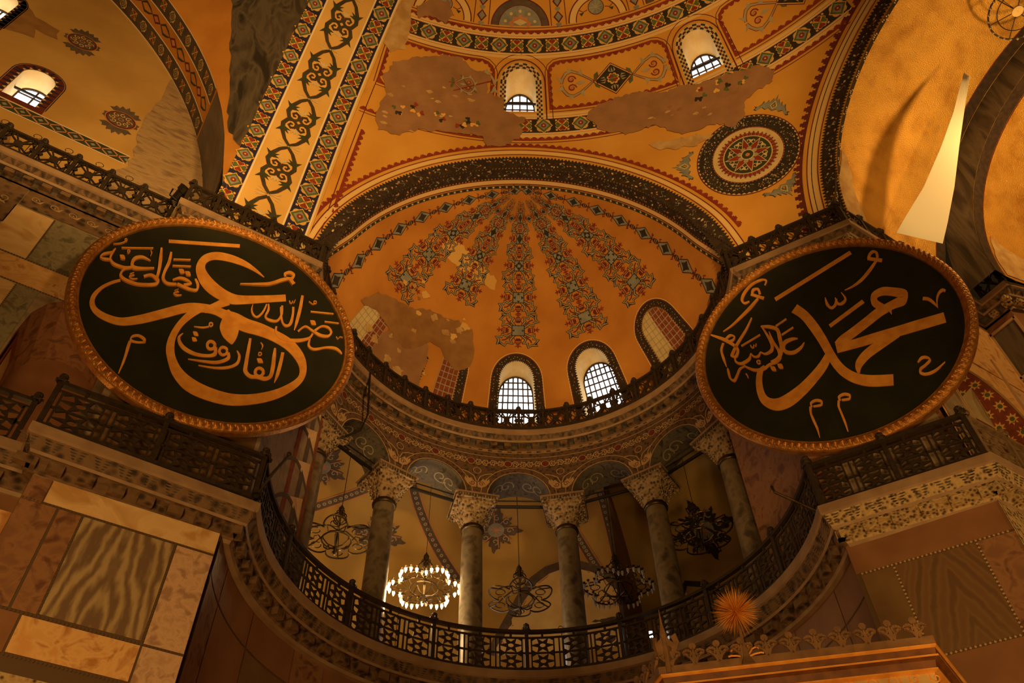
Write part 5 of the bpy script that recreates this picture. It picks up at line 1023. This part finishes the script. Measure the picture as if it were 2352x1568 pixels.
# ---- railings
class Path:
    def __init__(s, pts):
        s.p = [Vector(q) for q in pts]; s.L = [0]
        for a, b in zip(s.p, s.p[1:]): s.L.append(s.L[-1]+(b-a).length)
    def at(s, d):
        for i in range(len(s.p)-1):
            if d <= s.L[i+1] or i == len(s.p)-2:
                t = (s.p[i+1]-s.p[i]).normalized(); return s.p[i]+t*(d-s.L[i]), t, Vector((-t.y, t.x))
def plate(m, P, s0, z0, pts, mt, th=.03):
    F_, B_ = [], []
    for x, y in pts:
        p, t, n = P.at(s0+x); F_.append((p.x-n.x*th/2, p.y-n.y*th/2, z0+y)); B_.append((p.x+n.x*th/2, p.y+n.y*th/2, z0+y))
    k = len(pts); m.add(F_+B_, [tuple(range(k)), tuple(range(2*k-1, k-1, -1))]+[(i, (i+1) % k, k+(i+1) % k, k+i) for i in range(k)], mt)
def bar(m, P, s0, z0, a, b, w_, mt, th=.04):
    a, b = Vector(a), Vector(b); t = (b-a).normalized(); n = Vector((-t.y, t.x))*w_/2; plate(m, P, s0, z0, [a-n, b-n, b+n, a+n], mt, th)
def railing(label, pts, z0, H, nb, style, mt=IRON, group=None, knobs=True):
    P = Path(pts); L = P.L[-1]; q = P.at(0)[0]; root = empty('balcony_railing', (q.x, q.y, z0), label, 'railing', 'iron railings on the ledges'); bw = L/nb
    ns = max(2, int(L/.35)); line_ = [P.at(L*k/ns)[0] for k in range(ns+1)]
    def rail(z, w_, h_, nm):
        m = MB(); P2 = [(p.x, p.y) for p in line_]; sweep(m, P2, [(-w_/2, h_/2), (w_/2, h_/2), (w_/2, -h_/2), (-w_/2, -h_/2), (-w_/2, h_/2)], z, [mt]); m.build(nm, root)
    rail(z0+H, .13, .09, 'top_rail'); rail(z0+.08, .10, .10, 'bottom_rail')
    if style == 'star': rail(z0+H*.85, .05, .045, 'second_rail'); rail(z0+H*.47, .04, .05, 'middle_rail')
    for i in range(nb+1):
        m = MB(); p, t, n = P.at(min(L*i/nb, L-.001)); m.box((p.x, p.y, z0+H/2), (.11, .11, H), mt, ((t.x, t.y, 0), (n.x, n.y, 0), (0, 0, 1)))
        po = m.build('post', root); m = MB()
        if knobs:
            m.lathe([(.10, .0), (.13, .06), (.07, .11), (.10, .17), (.09, .22), (.03, .27)], mt, (p.x, p.y, z0+H+.02), 8)
            for k in range(4): m.box((p.x+.1*cos(k*pi/2), p.y+.1*sin(k*pi/2), z0+H+.08), (.07, .07, .07), mt)
            m.build('knob', po)
    for i in range(nb):
        m = MB(); s0 = bw*i
        if style == 'lattice':
            w_, h0, h1 = bw, .12, H-.04; c = ((w_)/2, (h0+h1)/2)
            for a, b in (((.05, h0), (w_-.05, h1)), ((.05, h1), (w_-.05, h0)), ((w_*.27, h0), (w_*.05, c[1])), ((w_*.05, c[1]), (w_*.27, h1)), ((w_*.73, h0), (w_*.95, c[1])), ((w_*.95, c[1]), (w_*.73, h1)), ((w_*.3, h0+.0), (w_*.72, h1)), ((w_*.3, h1), (w_*.72, h0))): bar(m, P, s0, z0, a, b, .045, mt)
            plate(m, P, s0, z0, [(c[0]+.13*w_*cos(k*pi/4), c[1]+.17*H*sin(k*pi/4)) for k in range(8)], mt, .05)
            for x in (.14, .86): plate(m, P, s0, z0, [(x*w_-.05, c[1]), (x*w_, c[1]-.08), (x*w_+.05, c[1]), (x*w_, c[1]+.08)], mt, .05)
            for x in (.11, w_-.11): bar(m, P, s0, z0, (x, h0), (x, h1), .035, mt)
            plate(m, P, s0, z0, [(.05, h0-.02), (w_-.05, h0-.02), (w_-.05, h0+.10), (.05, h0+.10)], mt)
        else:
            nc = max(1, round(bw/.95)); cw = bw/nc
            for c_ in range(nc):
                x0 = c_*cw; cx = x0+cw/2
                for x in (x0+.02, x0+.14, x0+cw-.14): bar(m, P, s0, z0, (x, .1), (x, H*.85), .045, mt)
                for yc, hh in ((H*.66, H*.19), (H*.27, H*.19)):
                    rx = cw*.36; star = []
                    for k in range(12):
                        a = pi*k/6+pi/12*0; r = 1.0 if k % 2 == 0 else .42; star.append((cx+rx*r*cos(a), yc+hh*1.05*r*sin(a)))
                    N = 12; inner = [(cx+rx*.26*cos(pi*k/6), yc+hh*.30*sin(pi*k/6)) for k in range(N)]
                    for k in range(N): plate(m, P, s0, z0, [star[k], star[(k+1) % N], inner[(k+1) % N], inner[k]], mt, .045)
                    for sx in (-1, 1): plate(m, P, s0, z0, [(cx+sx*rx*.55, yc+hh*.95), (cx+sx*rx*.95, yc+hh*.60), (cx+sx*rx*1.05, yc+hh*.98)], mt, .04); plate(m, P, s0, z0, [(cx+sx*rx*.55, yc-hh*.95), (cx+sx*rx*.95, yc-hh*.60), (cx+sx*rx*1.05, yc-hh*.98)], mt, .04)
                bar(m, P, s0, z0, (cx, H*.85), (cx, H), .07, mt)
        m.build('panel', root)
    return root
zU, zL = ZU+.10, ZL+.08
railing('black lattice railing on the upper ledge at the far left, below the bare masonry patch', [(-9.9, 18.22), (-2.1, 18.22)], zU, 1.0, 8, 'lattice')
railing('black lattice railing on the upper ledge above the left round board', [(-1.83, 17.3), (2.45, 17.32)], zU, 1.0, 5, 'lattice')
railing('long curved lattice railing at the foot of the exedra dome windows', arc2(6.58, -97, 97, 72), zU, 1.0, 24, 'lattice')
ro = lambda s_, d: (RP0[0]+RT[0]*s_-RN[0]*d, RP0[1]+RT[1]*s_-RN[1]*d)
railing('black lattice railing on the upper ledge above the right round board', [ro(.05, .14), ro(3.7, .14)], zU, 1.0, 4, 'lattice')
railing('dark lattice railing along the gold vault, running behind the right round board', [(15.75, 7.64), (21.6, 7.64)], zU, 1.0, 6, 'lattice')
railing('short dark lattice railing beside the apse at the right edge, above the carved corner', [(21.85, 7.4), (21.85, 6.75), (22.7, 6.5), (24.4, 5.5)], zU, 1.0, 4, 'lattice')
railing('iron star railing at the left edge, lower gallery ledge beyond the pier', [(-8.4, 17.95), (-2.6, 17.95)], zL, 1.28, 3, 'star')
railing('iron star railing on the gallery ledge below the left round board', [(-2.25, 17.1), (2.4, 17.12)], zL, 1.28, 2, 'star')
railing('long curved iron star railing in front of the gallery columns', arc2(6.6, -98, 98, 72), zL, 1.28, 8, 'star')
railing('iron star railing on the gallery ledge below the right round board', [ro(.05, .15), ro(3.7, .15)], zL, 1.28, 2, 'star')
railing('pale lit iron railing on the gallery ledge at the right edge', [(15.8, 7.66), (21.4, 7.66)], zL, 1.28, 4, 'star', mat('lit_iron', (.26, .17, .09), (.18, .11, .06), 6))  # paler copy of the iron, with the light put into its colour

# ---- the two great calligraphy boards
def decode(t): return [[tuple(int(x)/100 for x in s_.split(',')[i*4:i*4+4]) for i in range(len(s_.split(','))//4)] for s_ in t.split(';')]
def smooth(rows, n=5):
    if len(rows) < 3: return rows
    P = [np.array(r) for r in rows]; o = []
    for i in range(len(P)-1):
        a, b, c, d = P[max(i-1, 0)], P[i], P[i+1], P[min(i+2, len(P)-1)]
        for k in range(n):
            t = k/n; o.append(.5*((2*b)+(-a+c)*t+(2*a-5*b+4*c-d)*t*t+(-a+3*b-3*c+d)*t**3))
    return o+[P[-1]]
def roundel(label, C_, N_, X_, Y_, text, rimlabel):
    C_, N_, X_, Y_ = map(Vector, (C_, N_, X_, Y_)); R = 3.67
    W = lambda x, y, h: C_+X_*x+Y_*y+N_*h
    root = empty('calligraphy_roundel', C_, label, 'round sign', 'great round calligraphy boards')
    m = MB(); n = 96; prof = [(0, .0), (R-.26, .0), (R-.24, -.02)]
    m.grid([[W(r*cos(2*pi*k/n), r*sin(2*pi*k/n), h) for k in range(n)] for r, h in ((.01, 0), (1.8, 0), (R-.22, 0))], BOARD, True)
    m.grid([[W(r*cos(2*pi*k/n), r*sin(2*pi*k/n), h) for k in range(n)] for r, h in ((.01, -.14), (R-.2, -.14))], WOOD, True); m.build('board', root)
    m = MB(); n = 640; rows = []
    for r, h, am in ((R-.30, .0, 0), (R-.29, .06, 0), (R-.24, .07, 0), (R-.22, .10, .012), (R-.16, .15, .022), (R-.09, .14, .022), (R-.05, .09, .012), (R-.02, .07, 0), (R, .03, 0), (R, -.14, 0), (R-.2, -.15, 0)):
        rows.append([W((r)*cos(2*pi*k/n), (r)*sin(2*pi*k/n), h+am*sin(2*pi*k/n*128+(r-R)*30)) for k in range(n)])
    m.grid(rows, GOLD, True); o = m.build('frame', root, False); o['label'] = rimlabel
    m = MB()
    for i_, s_ in enumerate(decode(text)):
        q = smooth(s_); h0, h1 = .012, .030+.0008*i_
        A = [W(r[0], r[1], h1) for r in q]; B = [W(r[2], r[3], h1) for r in q]; A0 = [W(r[0], r[1], h0) for r in q]; B0 = [W(r[2], r[3], h0) for r in q]
        m.grid([A0, A, B, B0], GOLDL)
    o = m.build('lettering', root); o['label'] = 'gilt Arabic calligraphy'
    m = MB()
    for sx in (-1, 1): m.tube([W(sx*1.4, 2.6, -.1), W(sx*1.4, 3.2, -1.1)], .035, IRON2, 5); m.tube([W(sx*1.4, -2.6, -.1), W(sx*1.4, -2.7, -.6)], .03, IRON2, 5)
    m.build('hanger_rod', root)
roundel('huge dark round board with gilt Arabic calligraphy on the left pier', (.3363, 16.9875, 18.8997), (-.0424, -.9972, -.062), (.9991, -.0424, 0), (-.0026, -.0619, .9981), LET_L, 'carved gilt rim')
roundel('huge dark round board with gilt Arabic calligraphy on the right pier', (14.6106, 9.3218, 18.93), (-.8676, -.4923, -.0699), (.4935, -.8697, 0), (-.0608, -.0345, .9976), LET_R, 'carved gilt rim')

# ---- chandeliers in the gallery
def make_chandelier(cups, lit, bmat):
    root = empty('chandelier', (0, 0, 0), '', 'chandelier', 'hanging chandeliers in the gallery'); T = lambda r, a, z: (r*cos(a), r*sin(a), z)
    m = MB(); m.tube([(0, 0, 1.35), (0, 0, 4.75)], .012, BRONZE, 4); m.build('cable', root)
    m = MB(); m.lathe([(.02, -.62), (.05, -.52), (.03, -.44), (.07, -.36), (.03, -.28), (.035, .2), (.07, .3), (.035, .4), (.03, .8), (.10, .92), (.05, 1.02), (.09, 1.12), (.10, 1.22), (.04, 1.32), (.01, 1.4)], bmat, n=10); m.build('stem', root, True)
    m = MB()
    for k in range(6):
        a = k*pi/3; m.tube([T(.05+.2*sin(pi*t), a, .55+.5*t) for t in np.linspace(0, 1, 9)], .02, bmat, 5); m.tube([T(.08+.07*cos(t), a, 1.02+.09*sin(t)) for t in np.linspace(0, 6.2, 9)], .018, bmat, 4)
    m.build('crown', root)
    R = 1.0; lob = lambda a: R*(.74+.44*abs(cos(3*a))**.75)
    m = MB(); m.tube([T(lob(a), a, .0+.05*cos(6*a)) for a in np.linspace(0, 2*pi, 73)[:-1]], .028, bmat, 5, True); m.tube([T(.48, a, -.08) for a in np.linspace(0, 2*pi, 25)[:-1]], .026, bmat, 5, True); m.build('ring', root)
    m = MB()
    for k in range(6):
        a = k*pi/3; m.tube([T(.04, a, .32), T(.30, a, .40), T(.62, a, .26), T(.86, a, .10), T(lob(a), a, .04)], .024, bmat, 5)
        m.tube([T(.04, a, -.35), T(.28, a, -.34), T(.46, a, -.2), T(.48, a, -.08)], .022, bmat, 5); m.tube([T(.78+.16*cos(t), a+.21*sin(t), .0) for t in np.linspace(0, 2*pi, 17)], .020, bmat, 4)
        m.tube([T(.48, a+pi/6, -.08), T(.60, a+pi/6, .1), T(.74, a+pi/6, .06), T(lob(a+pi/6), a+pi/6, 0)], .02, bmat, 4)
    m.build('arms', root)
    if cups:
        for k in range(42):
            a = 2*pi*k/42; m = MB(); x, y, z = T(lob(a)+.03, a, .0); on = lit and (k % 7 not in (3,))
            m.lathe([(.012, .07), (.03, .05), (.055, .10)], bmat, (x, y, z), 7); m.lathe([(.05, .0), (.055, -.04), (.035, -.12), (.008, -.17)], BULB if on else GLASS, (x, y, z), 7)
            o = m.build('glass_cup' if not lit else 'bulb', root, True)
    return root
CH = [(-42.7, 18.45, 0, 0, 'bare wire-frame chandelier at the left, hanging in the first full gallery arch'), (-21.3, 17.80, 1, 1, 'brightly lit chandelier with a ring of glowing bulbs'), (-.15, 17.75, 0, 0, 'bare bronze chandelier hanging in the middle gallery arch'), (21.4, 17.80, 1, 0, 'chandelier with a ring of unlit clear glass cups, right of the middle one'), (41.5, 18.75, 0, 0, 'dark chandelier lost in shadow at the right end of the gallery')]
protos = {}
for a, z, cu, li, lab in CH:
    if (cu, li) in protos: c = copy_tree(protos[(cu, li)])
    else: c = protos[(cu, li)] = make_chandelier(cu, li, BRONZE)
    c.location = xp(a, 9.0, z); c.rotation_euler = (0, 0, rad(a*1.3)); c['label'] = lab
lamp('chandelier_light', 'POINT', xp(-21.3, 9.0, 17.9), 60, color=(1, .62, .24), size=.3)

# ---- floodlights, poles, cable, bright lamp
def floodlight(label, p, aim):
    p, d = Vector(p), Vector(aim).normalized(); u = d.cross(Vector((0, 0, 1))).normalized(); v = u.cross(d); root = empty('floodlight', p, label, 'floodlight')
    m = MB(); m.grid([[p+Vector((0, 0, .45))+d*t+(u*cos(a)+v*sin(a))*r for a in np.linspace(0, 2*pi, 13)[:-1]] for t, r in ((-.32, .01), (-.30, .14), (.1, .17), (.12, .21), (.3, .22), (.3, .18), (.2, .01))], IRON2, True); m.build('housing', root)
    m = MB(); c = p+Vector((0, 0, .45)); m.tube([c+u*.27, c+u*.27-Vector((0, 0, .33)), c-u*.27-Vector((0, 0, .33)), c-u*.27], .03, IRON2, 5); m.tube([c-Vector((0, 0, .33)), p], .04, IRON2, 5); m.build('bracket', root)
floodlight('black floodlight standing at the end of the upper left railing', (-2.05, 17.75, 23.75), (.4, -1, .5))
m = MB(); m.tube([(2.43, 16.98, 13.85), (2.6, 16.8, 14.4), (2.86, 16.75, 15.05)], .035, IRON, 6); m.lathe([(.05, 0), (.12, .05), (.12, .12), (.04, .16)], IRON2, (2.43, 16.98, 13.72), 10); m.lathe([(.02, 0), (.06, .04), (.05, .1), (.02, .13)], IRON, (2.86, 16.75, 15.02), 8)
tag(m.build('flag_pole'), 'dark slanting pole sticking out from the left end of the curved gallery railing', 'pole')
m = MB(); m.tube([(14.05, 11.1, 14.0), (13.75, 11.4, 14.4), (13.45, 11.65, 14.72), (13.42, 11.66, 14.9)], .035, BRONZE, 6); tag(m.build('flag_pole'), 'thin bent bronze pole sticking out from the right end of the curved gallery railing', 'pole')
m = MB(); m.tube([xp(-55.2, 6.48, 23.3), xp(-55.0, 6.44, 22.6), xp(-53.6, 6.46, 21.4), xp(-54.2, 6.6, 20.7), xp(-57.5, 6.9, 20.25), xp(-59.0, 7.1, 20.1)], .035, IRON2, 6); tag(m.build('power_cable'), 'black cable hanging from the upper ledge beside the left round board', 'cable')
m = MB(); a, b = Vector(xp(-59.5, 7.2, 20.1)), Vector(xp(-47.5, 7.2, 20.1)); m.tube([a, b], .06, IRON2, 6); m.tube([a.lerp(b, .1)+Vector((0, 0, .14)), a.lerp(b, .55)+Vector((0, 0, .14))], .03, IRON2, 5)
for f in (.12, .5): m.tube([a.lerp(b, f), a.lerp(b, f)+Vector((0, 0, .14))], .025, IRON2, 5)
tag(m.build('light_bar'), 'black lighting bar at the end of the hanging cable, under the first arch', 'lamp')
m = MB(); p = xp(29.5, 7.6, 15.0); m.lathe([(.01, -.1), (.08, -.06), (.10, 0), (.08, .07), (.01, .1)], LAMPW, p, 12); m.tube([(p[0], p[1], ZL), p], .025, IRON2, 5); tag(m.build('white_lamp', None, True), 'small glaring white lamp behind the curved gallery railing', 'lamp')

# ---- sail cloth and lantern ring in the bema
m = MB(); Lf = [(19.0, 2.85, 29.14), (18.6, 3.89, 27.38), (18.2, 4.78, 26.0), (17.75, 5.79, 24.6), (17.45, 6.67, 23.78), (17.3, 7.1, 23.35)]; Rt = [(19.0, 2.82, 28.72), (18.95, 3.71, 27.43), (18.95, 4.41, 26.44), (18.75, 5.32, 24.79), (18.55, 6.05, 23.56), (18.4, 6.5, 22.82)]
m.grid([[(a[0]+(b[0]-a[0])*f, a[1]+(b[1]-a[1])*f, a[2]+(b[2]-a[2])*f) for f in np.linspace(0, 1, 7)] for a, b in zip(Lf, Rt)], FABRIC)
tag(m.build('sail_cloth', None, True), 'tall pale triangular sail cloth hung in the gold vault above the right round board', 'cloth')
root = empty('hanging_lamp_ring', (19.1, 1.0, 29.6), 'wire lamp ring with a white disc hanging in the gold vault', 'chandelier')
c = Vector((19.1, .55, 29.5))
m = MB(); m.tube([c+Vector((1.0*cos(a), .9*sin(a), 0)) for a in np.linspace(0, 2*pi, 33)[:-1]], .03, IRON, 5, True); m.tube([c+Vector((.7*cos(a), .62*sin(a), .02)) for a in np.linspace(0, 2*pi, 33)[:-1]], .015, IRON, 4, True)
for k in range(6): m.tube([c+Vector((1.0*cos(k), .9*sin(k), 0)), c+Vector((.1*cos(k), .1*sin(k), .05))], .016, IRON, 4)
m.build('ring', root)
m = MB(); m.lathe([(.01, .0), (.18, .0), (.19, .03), (.18, .06), (.01, .06)], LUNET, c+Vector((0, 0, 0)), 20); m.build('disc', root)
m = MB(); m.tube([c+Vector((0, 0, .05)), (c.x, c.y, 30.65)], .012, IRON2, 4); m.build('cable', root)
for k in range(26):
    a = 2*pi*k/26; m = MB(); m.lathe([(.02, .06), (.045, .02), (.04, -.04), (.01, -.08)], GLASS, c+Vector((1.0*cos(a), .9*sin(a), -.03)), 6); m.build('glass_cup', root, True)

# ---- gilded loge at the bottom right, with its crest and spiky ball
A = Vector((6.681, 9.416, 0)); B = Vector((9.281, 7.026, 0)); d = (B-A).normalized(); LZ = 7.2
def turn(v, a): return Vector((v.x*cos(a)-v.y*sin(a), v.x*sin(a)+v.y*cos(a), 0))
Cc = B+Vector((1.209, .483, 0)).normalized()*3.5; Dd = A-turn(d, -rad(64))*3.5; back = (B-A); Ee = Cc+turn(d, rad(118))*3.5
path = [(Dd.x, Dd.y), (A.x, A.y), (B.x, B.y), (Cc.x, Cc.y), (Ee.x, Ee.y)]
root = empty('sultans_loge', (A.x, A.y, 0), 'gilded and brown panelled loge roof at the bottom right, seen from below', 'loge')
m = MB(); sweep(m, path, [(.6, .02), (0, .02), (0, -.02), (.03, -.035), (.05, -.11), (.025, -.125), (.025, -.15), (.09, -.17), (.12, -.25), (.10, -.265), (.10, -.285), (.17, -.30)], LZ, [GOLDW, GOLDW, GOLDW, BROWNW, GOLDW, GOLDW, BROWNW, BROWNW, GOLDW, GOLDW, GOLDW]); m.build('cornice', root)
m = MB(); sweep(m, path, [(.17, -.30), (.19, -.58), (.17, -.60), (.17, -.64), (.3, -1.2), (.3, -3)], LZ, [ARAB, GOLDW, GOLDW, ARAB, GOLDW, ARAB]); P = Path([tuple(q) for q in offset(path, .172)])
k = 0.2
while k < P.L[-1]:
    p, t, n = P.at(k)
    for s_ in (0, 1): m.tube([(p.x+t.x*x, p.y+t.y*x, LZ-.44+y) for x, y in spiral(0, .08*(1 if s_ else -1), .09, k*3, 1.2, 1 if s_ else -1, 10)], .012, GOLDW, 4)
    k += .26
m.build('frieze', root)
m = MB(); m.add([(q[0], q[1], LZ) for q in [tuple(x) for x in offset(path, .05)]]+[(A.x-1+3, A.y+5, LZ)], [tuple(range(6))], WOOD); m.build('roof', root)
m = MB(); P = Path(path); s0 = P.L[1]-.02; s1 = P.L[2]
def crest(m, a, b):
    k = a
    plate(m, P, 0, LZ, [(a, 0), (b, 0), (b, .10), (a, .10)], WOOD, .04)
    while k < b-.2:
        for sg in (-1, 1):
            st = [Vector((k+.16+sg*x, .08+y)) for x, y in [(.0, .0), (.05, .1), (.11, .16)]+[(q[0]+.0, q[1]) for q in spiral(.07, .15, .07, .2, .8, 1, 8)]]
            for q0, q1 in zip(st, st[1:]):
                if (q1-q0).length > 1e-4: bar(m, P, 0, LZ, q0, q1, .035, WOOD)
        plate(m, P, 0, LZ, [(k+.12, .10), (k+.16, .34), (k+.20, .10)], WOOD, .03); plate(m, P, 0, LZ, [(k+.16+.05*cos(j*pi/4), .34+.05*sin(j*pi/4)) for j in range(8)], WOOD, .03)
        k += .32
crest(m, P.L[0]+.3, P.L[1]); crest(m, P.L[1], P.L[2]); o = m.build('crest', root); o['label'] = 'pierced scrolled wooden crest'
m = MB(); q = A+d*.12; m.lathe([(.04, 0), (.035, .5), (.05, .55), (.02, .7), (.004, .95)], WOOD, (q.x, q.y, LZ), 8)
for sg in (-1, 1):
    plate(m, P, P.L[1]+.12, LZ, [(0, .12), (sg*.10, .22), (sg*.2, .42), (sg*.17, .56), (sg*.10, .52), (sg*.12, .42), (sg*.05, .5), (0, .62)], WOOD, .03)
m.build('corner_finial', root)
cb = A+d*1.157+Vector((0, 0, 7.976)); root = empty('spiky_ball_finial', (cb.x, cb.y, LZ), 'gold spiky ball standing on the crest of the loge', 'finial')
m = MB(); m.lathe([(.005, -.07), (.06, -.03), (.07, 0), (.06, .04), (.005, .07)], GOLDW, cb, 10); random.seed(2)
for k in range(430):
    zz = 1-2*(k+.5)/430; a = k*2.39996+random.uniform(-.1, .1); v = Vector((math.sqrt(1-zz*zz)*cos(a), math.sqrt(1-zz*zz)*sin(a), zz)); L = random.uniform(.27, .38)
    u = v.orthogonal().normalized()*.008; w_ = v.cross(u); m.add([cb+v*.03+u, cb+v*.03+w_, cb+v*.03-u-w_, cb+v*L], [(0, 1, 3), (1, 2, 3), (2, 0, 3)], GOLDW)
m.build('spikes', root)
m = MB(); m.lathe([(.10, 0), (.05, .1), (.022, .3), (.016, .75)], WOOD, (cb.x, cb.y, LZ), 8)
for k in range(7): a = (k-3)*.45; m.tube([(cb.x+d.x*x, cb.y+d.y*x, LZ+.1+y) for x, y in [(0, 0), (sin(a)*.12, .18*cos(a)), (sin(a)*.2, .22*cos(a)), (sin(a)*.24, .17*cos(a))]], .014, GOLDW, 4)
m.build('stem', root)

# ---- little wire hooks standing on the ledges
HK = [(x, 18.42, zU) for x in (-7.2, -6.3, -5.4, -4.5, -3.6)]+[(*xp(a, 6.95, 0)[:2], zU) for a in (72, 64, 46, 34, 14, -24, -40, -52)]+[(*xp(a, 6.95, 0)[:2], zL) for a in (-70, -33, 9)]
h0 = None
for x, y, z in HK:
    if h0 is None:
        m = MB(); m.tube([(0, 0, 0), (0, 0, 1.42)]+[(.0+.11*sin(t), 0, 1.53-.11*cos(t)) for t in np.linspace(0, 5.6, 12)], .012, IRON, 4); h0 = tag(m.build('wire_hook'), 'thin wire hook with a ring end standing behind a railing', 'hook', 'wire hooks behind the railings'); h = h0
    else: h = h0.copy(); COL.objects.link(h)
    h.location = (x, y, z)
